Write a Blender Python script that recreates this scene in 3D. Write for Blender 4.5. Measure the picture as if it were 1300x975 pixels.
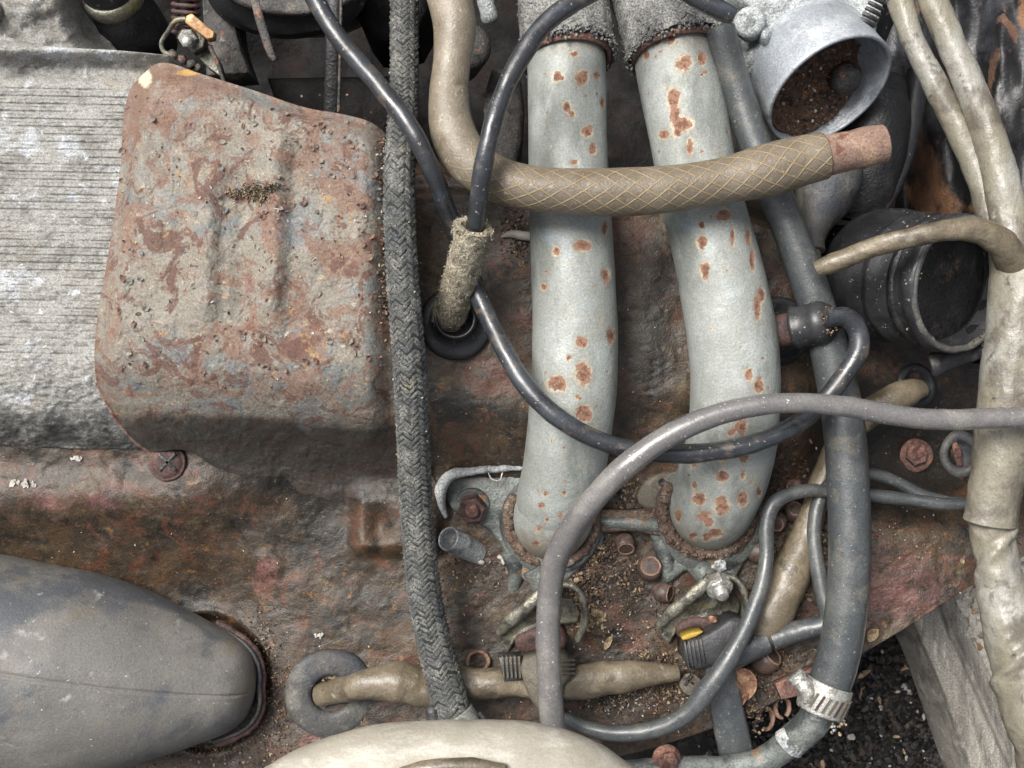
import bpy, bmesh, math, random
import numpy as np
from mathutils import Vector, Matrix
random.seed(7); RNG = np.random.RandomState(5)
for o in list(bpy.data.objects): bpy.data.objects.remove(o)
S = 0.0005          # one drawing unit is half a millimetre
D = 1400.0          # camera height in units
scn = bpy.context.scene
# ---------------------------------------------------------------- camera
cam = bpy.data.objects.new('camera', bpy.data.cameras.new('camera'))
scn.collection.objects.link(cam); scn.camera = cam
cam.location = (0, 0, D*S); cam.rotation_euler = (0, 0, 0)
cam.data.sensor_width = 36; cam.data.lens = 36*D/1300
cam.data.clip_start = 0.01; cam.data.clip_end = 100
cam.data.dof.use_dof = True; cam.data.dof.focus_distance = (D-120)*S; cam.data.dof.aperture_fstop = 22.0
# ---------------------------------------------------------------- light
SUN_EL, SUN_AZ = math.radians(56), math.radians(-48)   # azimuth from the far side (+y), towards the left
w = bpy.data.worlds.new('World'); scn.world = w; w.use_nodes = True
nt = w.node_tree; bg = nt.nodes['Background']
sky = nt.nodes.new('ShaderNodeTexSky'); sky.sky_type = 'NISHITA'; sky.sun_disc = False
sky.sun_elevation = SUN_EL; sky.sun_rotation = SUN_AZ
sky.air_density = 1.0; sky.dust_density = 6.0; sky.ozone_density = 1.0
hs = nt.nodes.new('ShaderNodeHueSaturation'); hs.inputs['Saturation'].default_value = 0.42
nt.links.new(sky.outputs[0], hs.inputs['Color']); nt.links.new(hs.outputs[0], bg.inputs['Color'])
bg.inputs['Strength'].default_value = 0.08
sun = bpy.data.objects.new('sun', bpy.data.lights.new('sun', 'SUN')); scn.collection.objects.link(sun)
sun.data.energy = 2.2; sun.data.angle = math.radians(27); sun.data.color = (1, .97, .93)
d = Vector((math.sin(SUN_AZ)*math.cos(SUN_EL), math.cos(SUN_AZ)*math.cos(SUN_EL), math.sin(SUN_EL)))
sun.rotation_euler = d.to_track_quat('Z', 'Y').to_euler()
scn.view_settings.view_transform = 'Standard'; scn.view_settings.look = 'None'
scn.view_settings.exposure = 1.25; scn.view_settings.gamma = 1
scn.render.engine = 'CYCLES'
# ---------------------------------------------------------------- maths
def K(z): return (D-z)/D
def W(x, y, z):
    k = (D-z)/D
    return Vector(((x-650)*k*S, (487.5-y)*k*S, z*S))
def ss(a, b, x):
    t = np.clip((np.asarray(x, float)-a)/(b-a), 0, 1); return t*t*(3-2*t)
def _h(ix, iy, iz, sd):
    n = (ix*374761393 + iy*668265263 + iz*2147483647 + sd*1274126177) & 0xffffffff
    n = ((n ^ (n >> 13))*1274126177) & 0xffffffff
    n = ((n ^ (n >> 16))*2246822519) & 0xffffffff
    return ((n ^ (n >> 15)) & 0xffff)/65535.0
def vn(x, y, z=0.0, sd=0):
    x, y, z = np.broadcast_arrays(np.asarray(x, float), np.asarray(y, float), np.asarray(z, float))
    fx, fy, fz = np.floor(x), np.floor(y), np.floor(z)
    ix, iy, iz = fx.astype(np.int64)+1000, fy.astype(np.int64)+1000, fz.astype(np.int64)+1000
    u, v, q = x-fx, y-fy, z-fz
    u, v, q = u*u*(3-2*u), v*v*(3-2*v), q*q*(3-2*q)
    r = 0
    for a in (0, 1):
        for b in (0, 1):
            for c in (0, 1):
                r = r + _h(ix+a, iy+b, iz+c, sd)*(u if a else 1-u)*(v if b else 1-v)*(q if c else 1-q)
    return r*2-1
def fbm(x, y, z=0.0, oct=4, sd=0):
    r, a, t = 0, 1, 0
    for i in range(oct):
        f = 2.03**i; r = r + a*vn(np.asarray(x)*f, np.asarray(y)*f, np.asarray(z)*f, sd+i*17); t += a; a *= .5
    return r/t
def spline(pts, step=4.0):
    P = np.array(pts, float); n = len(P)
    if n == 2:
        m = max(2, int(np.linalg.norm(P[1, :3]-P[0, :3])/step)+1)
        t = np.linspace(0, 1, m)[:, None]; return P[0]*(1-t)+P[1]*t
    Q = np.vstack([2*P[0]-P[1], P, 2*P[-1]-P[-2]]); out = []
    for i in range(n-1):
        p0, p1, p2, p3 = Q[i:i+4]
        d1 = max(np.linalg.norm((p2-p1)[:2]), 1e-3); d0 = max(np.linalg.norm((p1-p0)[:2]), 1e-3); d2 = max(np.linalg.norm((p3-p2)[:2]), 1e-3)
        m1 = ((p1-p0)/d0*d1+(p2-p1))*.5; m2 = ((p2-p1)+(p3-p2)/d2*d1)*.5
        m = max(2, int(np.linalg.norm((p2-p1)[:3])/step)); t = np.linspace(0, 1, m, endpoint=False)[:, None]
        out.append((2*t**3-3*t**2+1)*p1+(t**3-2*t**2+t)*m1+(-2*t**3+3*t**2)*p2+(t**3-t**2)*m2)
    out.append(P[-1:]); return np.vstack(out)
# ---------------------------------------------------------------- mesh collector
class MB:
    def __init__(s): s.v = []; s.f = []; s.uv = []; s.mi = []; s.n = 0
    def add(s, V, F, UV=None, mi=0):
        V = np.asarray(V, float).reshape(-1, 3); s.v.append(V); b = s.n
        for i, f in enumerate(F):
            s.f.append(tuple(b+j for j in f)); s.mi.append(mi)
            s.uv.append(UV[i] if UV is not None else None)
        s.n += len(V)
WL = {}
def link(o, wl, parent):
    WL[o.name] = Vector(wl); o.location = Vector(wl)-(WL[parent.name] if parent else Vector((0, 0, 0)))
    if parent: o.parent = parent
    scn.collection.objects.link(o)
def build(name, mb, mats, parent=None, smooth=True, attrs=None, recalc=True, angle=None):
    V = np.vstack(mb.v); c = (V.min(0)+V.max(0))/2
    me = bpy.data.meshes.new(name); me.from_pydata((V-c).tolist(), [], mb.f)
    if not isinstance(mats, (list, tuple)): mats = [mats]
    for m in mats: me.materials.append(m)
    if len(mats) > 1: me.polygons.foreach_set('material_index', mb.mi)
    if any(u is not None for u in mb.uv):
        ul = me.uv_layers.new(name='UVMap'); arr = []
        for f, u in zip(mb.f, mb.uv):
            if u is None: arr += [0.0, 0.0]*len(f)
            else:
                for a, b in u: arr += [a, b]
        ul.data.foreach_set('uv', arr)
    if attrs:
        for k, a in attrs.items():
            at = me.attributes.new(k, 'FLOAT', 'POINT'); at.data.foreach_set('value', np.asarray(a, float).ravel())
    if recalc and len(mb.f) < 30000:
        bm = bmesh.new(); bm.from_mesh(me); bmesh.ops.recalc_face_normals(bm, faces=bm.faces)
        if angle:
            es = [e for e in bm.edges if len(e.link_faces) == 2 and e.calc_face_angle(0) > math.radians(angle)]
            bmesh.ops.split_edges(bm, edges=es)
        bm.to_mesh(me); bm.free()
    me.polygons.foreach_set('use_smooth', [smooth]*len(me.polygons)); me.update()
    o = bpy.data.objects.new(name, me); link(o, c, parent); return o
def tag(o, label=None, cat=None, group=None, kind=None):
    for k, v in (('label', label), ('category', cat), ('group', group), ('kind', kind)):
        if v: o[k] = v
    return o
def thing(name, x, y, z, label, cat, group=None):
    o = bpy.data.objects.new(name, None); o.empty_display_size = .01; link(o, W(x, y, z), None)
    return tag(o, label, cat, group)
# ---------------------------------------------------------------- shape makers (all append to an MB)
def frames(C):
    n = len(C); T = np.gradient(C, axis=0); T /= np.maximum(np.linalg.norm(T, axis=1)[:, None], 1e-12)
    N = np.zeros_like(C); a = np.array([0, 0, 1.0]); a = a-T[0]*a.dot(T[0])
    if np.linalg.norm(a) < .1: a = np.array([0, 1.0, 0])-T[0]*T[0][1]
    N[0] = a/np.linalg.norm(a)
    for i in range(1, n):
        v = N[i-1]-T[i]*N[i-1].dot(T[i]); N[i] = v/np.linalg.norm(v)
    return T, N, np.cross(T, N)
def tube(mb, pts, sides=24, step=5, amp=0, ns=.03, sd=0, flat=1.0, mod=None, cap0='flat', cap1='flat', mi=0, wall=.72, depth=3.0):
    P = spline(pts, step); k = (D-P[:, 2])/D
    C = np.stack([(P[:, 0]-650)*k*S, (487.5-P[:, 1])*k*S, P[:, 2]*S], 1); R = P[:, 3]*k*S
    T, N, B = frames(C); n = len(C)
    L = np.concatenate([[0], np.cumsum(np.linalg.norm(np.diff(C, axis=0), axis=1))])/S
    th = np.linspace(0, 2*math.pi, sides, endpoint=False)
    rr = R[:, None]*np.ones((1, sides))
    cx, sx = np.cos(th), np.sin(th)
    if amp:
        X = C[:, None, :]/S+N[:, None, :]*cx[None, :, None]*(R/S)[:, None, None]+B[:, None, :]*sx[None, :, None]*(R/S)[:, None, None]
        rr = rr+fbm(X[..., 0]*ns, X[..., 1]*ns, X[..., 2]*ns, 3, sd)*amp*S
    if mod is not None: rr = rr*mod(L[:, None], th[None, :], L[-1])
    V = C[:, None, :]+N[:, None, :]*(rr*cx)[..., None]*flat+B[:, None, :]*(rr*sx)[..., None]
    F = []; UV = []
    for i in range(n-1):
        for j in range(sides):
            j2 = (j+1) % sides
            F.append((i*sides+j, i*sides+j2, (i+1)*sides+j2, (i+1)*sides+j))
            UV.append(((j/sides, L[i]/100), ((j+1)/sides, L[i]/100), ((j+1)/sides, L[i+1]/100), (j/sides, L[i+1]/100)))
    V = V.reshape(-1, 3); mb.add(V, F, UV, mi); base = mb.n-len(V)
    for cap, i, sg in ((cap0, 0, -1), (cap1, n-1, 1)):
        ring = V[i*sides:(i+1)*sides]; c = C[i]; t = T[i]*sg; r = R[i]
        if cap == 'flat' or cap == 'round':
            hh = .25 if cap == 'flat' else .8
            prev = ring; rs = [(.93, .06*1), (.8, .1)] if cap == 'flat' else [(.92, .35), (.7, .62), (.35, .78)]
            VV = [prev]+[c+(ring-c)*a+t*r*b for a, b in rs]+[np.array([c+t*r*(.1 if cap == 'flat' else .82)])]
            cnt = len(rs)+1; FF = []
            for q in range(cnt-1):
                for j in range(sides): FF.append((q*sides+j, q*sides+(j+1) % sides, (q+1)*sides+(j+1) % sides, (q+1)*sides+j))
            for j in range(sides): FF.append(((cnt-1)*sides+j, (cnt-1)*sides+(j+1) % sides, cnt*sides))
            mb.add(np.vstack(VV), FF, None, mi)
        elif cap == 'open':
            seq = [(1, 0), (.97, .05), (wall+.03, .05), (wall, 0), (wall*.97, -.6), (wall*.95, -depth), (0.01, -depth)]
            VV = [c+(ring-c)*a+t*r*b for a, b in seq]; FF = []
            for q in range(len(seq)-1):
                for j in range(sides): FF.append((q*sides+j, q*sides+(j+1) % sides, (q+1)*sides+(j+1) % sides, (q+1)*sides+j))
            mb.add(np.vstack(VV), FF, None, mi)
    return dict(C=C, T=T, N=N, B=B, R=R, L=L, V=V, n=n, base=base)
def lathe(mb, o, ax, prof, seg=32, hexa=False, amp=0, ns=.05, sd=0, squash=1.0, rot=0.0, mi=0, star=None, ends=True):
    k = K(o[2]); c0 = np.array(W(*o)); a = np.array([ax[0], -ax[1], ax[2]], float); a /= np.linalg.norm(a)
    u = np.array([1.0, 0, 0]) if abs(a[0]) < .9 else np.array([0, 1.0, 0]); u = u-a*u.dot(a); u /= np.linalg.norm(u); v = np.cross(a, u)
    if hexa: seg = 6
    th = np.linspace(0, 2*math.pi, seg, endpoint=False)+rot; V = []
    for t, r in prof:
        q = c0+a*t*k*S; rr = r*k*S*np.ones(seg)
        if star is not None: rr = rr*star(th, t)
        p = q+u*(np.cos(th)*rr)[:, None]+v*(np.sin(th)*rr*squash)[:, None]
        if amp:
            g = p/S; p = p+(fbm(g[:, 0]*ns, g[:, 1]*ns, g[:, 2]*ns, 3, sd)*amp*S)[:, None]*(u*np.cos(th)[:, None]+v*np.sin(th)[:, None]+a*.5)
        V.append(p)
    V = np.vstack(V); F = []
    for i in range(len(prof)-1):
        for j in range(seg): F.append((i*seg+j, i*seg+(j+1) % seg, (i+1)*seg+(j+1) % seg, (i+1)*seg+j))
    if ends and prof[0][1] > .05: F.append(tuple(range(seg)))
    if ends and prof[-1][1] > .05: F.append(tuple((len(prof)-1)*seg+j for j in range(seg)))
    mb.add(V, F, None, mi)
def poly_smooth(P, it=2):
    P = np.array(P, float)
    for _ in range(it):
        Q = np.roll(P, -1, 0); P = np.stack([P*.75+Q*.25, P*.25+Q*.75], 1).reshape(-1, 2)
    return P
def prism(mb, poly, z0, z1, bev=2.0, smooth=0, mi=0, zf=None, amp=0):
    P = poly_smooth(poly, smooth) if smooth else np.array(poly, float)
    ar = np.sum(P[:, 0]*np.roll(P[:, 1], -1)-np.roll(P[:, 0], -1)*P[:, 1])
    if ar < 0: P = P[::-1]
    e = np.roll(P, -1, 0)-P; ln = np.maximum(np.linalg.norm(e, axis=1), 1e-6)[:, None]; nr = np.stack([-e[:, 1], e[:, 0]], 1)/ln
    vnm = nr+np.roll(nr, 1, 0); vnm /= np.maximum(np.linalg.norm(vnm, axis=1)[:, None], .3)
    zt = (lambda x, y: z1) if zf is None else zf
    def ring(Q, dz): return [W(x, y, zt(x, y)+dz) for x, y in Q]
    A = ring(P+vnm*bev, 0); M_ = ring(P+vnm*bev*.35, -bev*.3); B = ring(P, -bev)
    Cc = [Vector((p.x, p.y, (z0 if zf is None else (p.z/S-(z1-z0)))*S)) for p in B]; n = len(P); F = [tuple(range(n))]
    for q in range(3):
        for j in range(n): F.append((q*n+j, q*n+(j+1) % n, (q+1)*n+(j+1) % n, (q+1)*n+j))
    F.append(tuple(3*n+j for j in range(n)))
    V = np.array(A+M_+B+Cc)
    if amp: V[:, 2] += fbm(V[:, 0]/S*.05, V[:, 1]/S*.05, 0, 3)*amp*S
    mb.add(V, F, None, mi)
def polyline(P, n, sm=True):
    P = np.array(P, float)
    Q = spline(np.hstack([P, np.zeros((len(P), 2))]), 2)[:, :2] if sm and len(P) > 2 else P
    L = np.concatenate([[0], np.cumsum(np.linalg.norm(np.diff(Q, axis=0), axis=1))]); t = np.linspace(0, L[-1], n)
    return np.stack([np.interp(t, L, Q[:, 0]), np.interp(t, L, Q[:, 1])], 1)
def coons(mb, top, bottom, left, right, nu, nv, h, skirt=0, mi=0):
    t, b, l, r = polyline(top, nu), polyline(bottom, nu), polyline(left, nv), polyline(right, nv)
    u = np.linspace(0, 1, nu)[None, :, None]; v = np.linspace(0, 1, nv)[:, None, None]
    G = (1-v)*t[None]+v*b[None]+(1-u)*l[:, None]+u*r[:, None]-((1-u)*(1-v)*t[0]+u*(1-v)*t[-1]+(1-u)*v*b[0]+u*v*b[-1])
    X, Y = G[..., 0], G[..., 1]; Z = h(X, Y, np.broadcast_to(u[..., 0], X.shape), np.broadcast_to(v[..., 0], X.shape)); k = (D-Z)/D
    V = np.stack([(X-650)*k*S, (487.5-Y)*k*S, Z*S], -1).reshape(-1, 3); F = []
    for i in range(nv-1):
        for j in range(nu-1): F.append((i*nu+j, (i+1)*nu+j, (i+1)*nu+j+1, i*nu+j+1))
    nb = len(V)
    if skirt:
        ring = [j for j in range(nu)]+[i*nu+nu-1 for i in range(1, nv)]+[(nv-1)*nu+j for j in range(nu-2, -1, -1)]+[i*nu for i in range(nv-2, 0, -1)]
        V2 = V[ring].copy(); V2[:, 2] -= skirt*S; m = len(ring)
        for j in range(m): F.append((ring[j], ring[(j+1) % m], nb+(j+1) % m, nb+j))
        V = np.vstack([V, V2])
    mb.add(V, F, None, mi); return X, Y, Z, nb, len(V)
def braid(mb, tb, col=10.0, pick=6.5, raise_=1.0, rnd=.12, squeeze=1.0, slope=.62, t0=0, t1=None, mi=0):
    """picks of a plaited sleeve: short domed strands in columns that slant left and right by turns"""
    C, N, B, T, R, L = tb['C'], tb['N'], tb['B'], tb['T'], tb['R'], tb['L']
    nc = max(6, 2*int(round(2*math.pi*np.mean(R)/S/col/2))); V = []; F = []; b = 0
    t1 = L[-1] if t1 is None else t1; m = int((t1-t0)/pick)
    us = np.array([-.64, -.45, 0, .45, .64]); ws = np.array([-.5, 0, .5])
    for c in range(nc):
        sg = 1 if c % 2 else -1
        for q in range(m):
            l0 = t0+(q+.5+(.5 if c % 2 else 0)*.0)*pick+random.uniform(-rnd, rnd)*pick
            th0 = (c+.5)/nc*2*math.pi; lift = raise_*random.uniform(.8, 1.3)
            cw = 2*math.pi/nc
            for iu, u in enumerate(us):
                for iw, w_ in enumerate(ws):
                    l = l0+sg*u*slope*col+w_*pick*.95*(1 if abs(u) < .6 else .5)
                    th = th0+u*cw
                    i = min(max(np.searchsorted(L, l), 1), len(L)-1); f = (l-L[i-1])/max(L[i]-L[i-1], 1e-9); f = min(max(f, 0), 1)
                    cc = C[i-1]*(1-f)+C[i]*f; nn = N[i-1]*(1-f)+N[i]*f; bb = B[i-1]*(1-f)+B[i]*f; r = R[i-1]*(1-f)+R[i]*f
                    hgt = lift*((1-abs(u)/.66*.8)*(1 if w_ == 0 else .25))-.35
                    V.append(cc+(nn*math.cos(th)+bb*math.sin(th))*(r+hgt*S*1.3))
            for iu in range(4):
                for iw in range(2):
                    F.append((b+iu*3+iw, b+iu*3+iw+1, b+(iu+1)*3+iw+1, b+(iu+1)*3+iw))
            b += 15
    mb.add(np.array(V), F, None, mi)
def fuzz(mb, tb, n, ln=6, side=None, wd=.35, mi=0, t0=0, t1=1e9):
    C, N, B, T, R, L = [tb[k] for k in 'CNBTRL']
    for _ in range(n):
        i = random.randrange(len(C))
        if not t0 <= L[i] <= t1: continue
        th = random.uniform(0, 2*math.pi); nn = N[i]*math.cos(th)+B[i]*math.sin(th)
        p = C[i]+nn*R[i]; dvec = nn*random.uniform(.2, 1)+T[i]*random.uniform(-1, 1)+np.cross(T[i], nn)*random.uniform(-1, 1)
        dvec /= np.linalg.norm(dvec); l = ln*random.uniform(.4, 1.2)*S; sdv = np.cross(dvec, [0.3, 0.5, 0.8]); sdv /= np.linalg.norm(sdv); w_ = wd*S
        q = p+dvec*l*.5+sdv*l*.12; e = p+dvec*l-nn*l*.2
        mb.add([p-sdv*w_, p+sdv*w_, q+sdv*w_, q-sdv*w_, e], [(0, 1, 2, 3), (3, 2, 4)], None, mi)
def flake(mb, p, sz, nrm=(0, 0, 1), mi=0, curl=.3, asp=.6):
    n = Vector(nrm).normalized(); a = n.orthogonal().normalized(); a.rotate(Matrix.Rotation(random.uniform(0, 6.28), 3, n)); b = n.cross(a); s = sz*S
    asp *= random.uniform(.6, 1.3); c = curl*s*random.uniform(.2, 1.4); p = Vector(p); V = []
    for i, (u, v) in enumerate([(-1, 0), (-.4, .9), (.5, .8), (1, .1), (.4, -.9), (-.5, -.8)]):
        V.append(p+a*u*s*random.uniform(.75, 1.1)+b*v*s*asp*random.uniform(.7, 1.1)+n*(u*u*c+random.uniform(-.1, .2)*s))
    V.append(p-n*0.1*s); mb.add([tuple(v) for v in V], [(0, 1, 6), (1, 2, 6), (2, 3, 6), (3, 4, 6), (4, 5, 6), (5, 0, 6)], None, mi)
def chunk(mb, p, sz, mi=0, st=(1, 1, 1)):
    s = sz*S; V = []
    R_ = Matrix.Rotation(random.uniform(0, 6.28), 3, 'Z') @ Matrix.Rotation(random.uniform(-.6, .6), 3, 'X')
    for dx in [(1, 0, 0), (.5, .85, 0), (-.5, .85, 0), (-1, 0, 0), (-.5, -.85, 0), (.5, -.85, 0), (.35, .1, .7), (-.35, 0, .75), (.3, .1, -.7), (-.35, -.1, -.7)]:
        V.append(tuple(Vector(p)+R_ @ Vector([dx[i]*st[i]*s*random.uniform(.7, 1.15) for i in range(3)])))
    F = [(0, 1, 6), (1, 2, 7, 6), (2, 3, 7), (3, 4, 7), (4, 5, 6, 7), (5, 0, 6), (1, 0, 8), (2, 1, 8, 9), (3, 2, 9), (4, 3, 9), (5, 4, 9, 8), (0, 5, 8)]
    mb.add(V, F, None, mi)
def sweep_flat(mb, pts, wdt, th, zdir=True, mi=0):
    """strip of metal following pts (x,y,z), wide across the path, thin along the surface normal"""
    P = np.array(pts, float); P = spline(np.hstack([P[:, :3], P[:, 3:4] if P.shape[1] > 3 else np.full((len(P), 1), wdt)]), 5)
    V = []; n = len(P); C = np.array([W(*p[:3]) for p in P]); T, N, B = frames(C)
    for i in range(n):
        w_ = P[i, 3]*K(P[i, 2])*S; t_ = th*S
        up = N[i] if N[i][2] >= 0 else -N[i]
        for a, b in ((-1, -1), (1, -1), (1, .7), (.9, 1), (-.9, 1), (-1, .7)): V.append(C[i]+B[i]*a*w_+up*b*t_*.5)
    F = [(i*6+j, i*6+(j+1) % 6, (i+1)*6+(j+1) % 6, (i+1)*6+j) for i in range(n-1) for j in range(6)]
    F += [tuple(range(6)), tuple((n-1)*6+j for j in range(6))]; mb.add(V, F, None, mi)
# ---------------------------------------------------------------- materials
def lin(c):
    return tuple(((v/255)/12.92 if v/255 <= .04045 else (((v/255)+.055)/1.055)**2.4) for v in c)+(1,)
SC = 1/(100*S)
class MT:
    def __init__(s, name, rough=.6, metal=0.0):
        s.m = bpy.data.materials.new(name); s.m.use_nodes = True; s.t = s.m.node_tree; s.N = s.t.nodes
        s.b = s.N['Principled BSDF']; s.b.inputs['Roughness'].default_value = rough; s.b.inputs['Metallic'].default_value = metal
        tc = s.N.new('ShaderNodeTexCoord'); s.obj = tc.outputs['Object']; s.uvo = tc.outputs['UV']; s.k = 0
    def l(s, a, b): s.t.links.new(a, b)
    def vec(s, sc, st=(1, 1, 1), src=None):
        mp = s.N.new('ShaderNodeMapping'); f = SC if src is None else 1
        mp.inputs['Scale'].default_value = [f*sc*q for q in st]; s.k += 3.7; mp.inputs['Location'].default_value = (s.k, s.k*.7, s.k*1.3)
        s.l(s.obj if src is None else src, mp.inputs['Vector']); return mp.outputs[0]
    def noise(s, sc, d=4, r=.6, st=(1, 1, 1), dist=0, src=None):
        n = s.N.new('ShaderNodeTexNoise'); n.inputs['Scale'].default_value = 1; n.inputs['Detail'].default_value = d
        n.inputs['Roughness'].default_value = r; n.inputs['Distortion'].default_value = dist; s.l(s.vec(sc, st, src), n.inputs['Vector']); return n.outputs['Fac']
    def ramp(s, x, lo, hi, a=0, b=1):
        n = s.N.new('ShaderNodeMapRange'); n.interpolation_type = 'SMOOTHSTEP'
        for i, v in enumerate((lo, hi, a, b)): n.inputs[i+1].default_value = v
        s.l(x, n.inputs[0]); return n.outputs[0]
    def math(s, op, a, b=None):
        n = s.N.new('ShaderNodeMath'); n.operation = op
        for i, q in enumerate((a, b)):
            if q is None: continue
            if isinstance(q, (int, float)): n.inputs[i].default_value = q
            else: s.l(q, n.inputs[i])
        return n.outputs[0]
    def mix(s, f, a, b):
        n = s.N.new('ShaderNodeMix'); n.data_type = 'RGBA'
        for i, q in ((0, f), (6, a), (7, b)):
            if isinstance(q, tuple): n.inputs[i].default_value = q
            elif isinstance(q, (int, float)): n.inputs[i].default_value = q
            else: s.l(q, n.inputs[i])
        return n.outputs[2]
    def attr(s, name):
        n = s.N.new('ShaderNodeAttribute'); n.attribute_name = name; return n.outputs['Fac']
def mat(name, base, layers=(), rough=.6, metal=0.0, bump=((8, 1.0),), rvar=.12, spec=.5, coat=0, grain=.12):
    """layers: (colour, scale, lo, hi[, dict(st, d, dist, k, attr, rough)])"""
    m = MT(name, rough, metal); col = lin(base); m.b.inputs['Specular IOR Level'].default_value = spec
    ro = None; first = True
    g = m.noise(42, 4, .8)
    gl = m.ramp(g, .3, .7, 1-grain*2.2, 1+grain*2.2)
    rough_s = m.ramp(m.noise(3.1, 4), .3, .7, max(.05, rough-rvar), min(1, rough+rvar))
    for L in layers:
        o = L[4] if len(L) > 4 else {}
        if 'attr' in o:
            a = m.attr(o['attr']); f = m.math('ADD', a, m.math('MULTIPLY', m.math('SUBTRACT', m.noise(L[1], o.get('d', 5), .65), .5), o.get('nz', .9)))
        else: f = m.noise(L[1], o.get('d', 5), o.get('r', .62), o.get('st', (1, 1, 1)), o.get('dist', .3))
        f = m.ramp(f, L[2], L[3], 0, o.get('k', 1.0))
        col = m.mix(f, col, lin(L[0]))
        if 'rough' in o:
            mm = m.N.new('ShaderNodeMix'); m.l(f, mm.inputs[0]); m.l(rough_s, mm.inputs[2]); mm.inputs[3].default_value = o['rough']; rough_s = mm.outputs[0]
        if 'metal0' in o:
            mm = m.N.new('ShaderNodeMix'); m.l(f, mm.inputs[0]); mm.inputs[2].default_value = metal; mm.inputs[3].default_value = 0; m.l(mm.outputs[0], m.b.inputs['Metallic'])
    vm = m.N.new('ShaderNodeVectorMath'); vm.operation = 'SCALE'
    if isinstance(col, tuple):
        rgb = m.N.new('ShaderNodeRGB'); rgb.outputs[0].default_value = col; col = rgb.outputs[0]
    m.l(col, vm.inputs[0]); m.l(gl, vm.inputs['Scale']); m.l(vm.outputs[0], m.b.inputs['Base Color'])
    m.l(rough_s, m.b.inputs['Roughness'])
    nrm = None
    for bsc in bump:
        bn = m.N.new('ShaderNodeBump'); bn.inputs['Strength'].default_value = 1; bn.inputs['Distance'].default_value = bsc[1]*S
        m.l(m.noise(bsc[0], 4, .65, bsc[2] if len(bsc) > 2 else (1, 1, 1)), bn.inputs['Height'])
        if nrm is not None: m.l(nrm, bn.inputs['Normal'])
        nrm = bn.outputs[0]
    if nrm is not None: m.l(nrm, m.b.inputs['Normal'])
    m.nrm = nrm; m.col = vm.outputs[0]
    if coat: m.b.inputs['Coat Weight'].default_value = coat; m.b.inputs['Coat Roughness'].default_value = .25
    m.m['mt'] = 1; mat.last = m
    return m.m
M = {}
M['shield'] = mat('rusty painted shield', (111, 106, 96), [
    ((98, 102, 101), 1.2, .47, .60, dict(d=9, r=.62, dist=.9)),
    ((129, 122, 106), 2.0, .54, .64, dict(d=9, r=.66, k=.6, dist=.8)),
    ((110, 87, 74), 1.5, .47, .58, dict(d=10, r=.68, dist=1.2, k=.85, rough=.9)),
    ((84, 59, 51), 2.3, .53, .60, dict(d=10, r=.68, dist=1.4, k=.85, rough=.9)),
    ((140, 111, 77), 2.6, .61, .68, dict(d=9, r=.66, k=.75, dist=1)),
    ((98, 69, 57), 5.5, .555, .61, dict(d=9, r=.74, k=.75, dist=.8)),
    ((80, 66, 58), 13, .59, .64, dict(d=7, r=.74, k=.7)),
    ((152, 133, 101), 10, .60, .65, dict(d=7, r=.74, k=.7)),
    ((163, 158, 140), 7, .61, .68, dict(d=8, r=.7, k=.6)),
    ((103, 78, 64), 6, .45, .8, dict(attr='edge', k=.8, nz=2.0, d=9)),
    ((183, 175, 150), 6, .45, .7, dict(attr='pale', nz=.9)),
    ((163, 129, 76), 6, .45, .7, dict(attr='orange', nz=1.1)),
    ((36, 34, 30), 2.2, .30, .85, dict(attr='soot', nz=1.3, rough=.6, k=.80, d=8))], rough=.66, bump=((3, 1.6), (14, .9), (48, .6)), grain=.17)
M['panel'] = mat('rusty dark body panel', (51, 42, 32), [
    ((69, 55, 40), 1.2, .47, .60, dict(d=10, r=.66, dist=1)),
    ((35, 32, 27), 1.5, .52, .62, dict(d=9, r=.66, dist=.6)),
    ((78, 50, 37), 1.9, .53, .60, dict(d=10, r=.70, k=.85, dist=1.1)),
    ((83, 72, 51), 3.2, .56, .65, dict(d=9, r=.70, k=.7)),
    ((107, 77, 44), 5, .60, .67, dict(d=8, r=.7, k=.75)),
    ((90, 82, 69), 2.7, .62, .72, dict(d=9, r=.70, k=.5)),
    ((20, 19, 16), 1.9, .57, .64, dict(d=9, r=.70, k=.85)),
    ((104, 72, 68), 3, .45, .95, dict(attr='pink', nz=1.8, k=.85, d=10)),
    ((22, 20, 15), 2.4, .30, .75, dict(attr='oil', nz=1.3, rough=.45, k=.92, d=9)),
    ((112, 90, 62), 20, .635, .67, dict(d=4, k=.55)),
    ((18, 17, 15), 22, .62, .66, dict(d=4, k=.5))], rough=.46, bump=((4, 1.3), (14, 1.0), (45, .8)), grain=.22)
M['cast'] = mat('oxidised aluminium casting', (132, 131, 126), [
    ((104, 102, 96), 3, .48, .60, dict(d=9, r=.7, k=.85)),
    ((166, 170, 174), 1.8, .54, .62, dict(d=10, r=.7, k=.75)),
    ((120, 104, 80), 1.0, .56, .70, dict(d=9, r=.66, k=.75)),
    ((78, 76, 72), 12, .58, .64, dict(d=8, k=.75, r=.75)),
    ((196, 198, 200), 9, .61, .66, dict(d=8, k=.7, r=.75)),
    ((36, 35, 34), 3, .35, .8, dict(attr='soot', nz=1.6, k=.88, d=9))], rough=.6, metal=.1, bump=((6, 1.4), (24, 1.6), (60, .9)), grain=.2)
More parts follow.
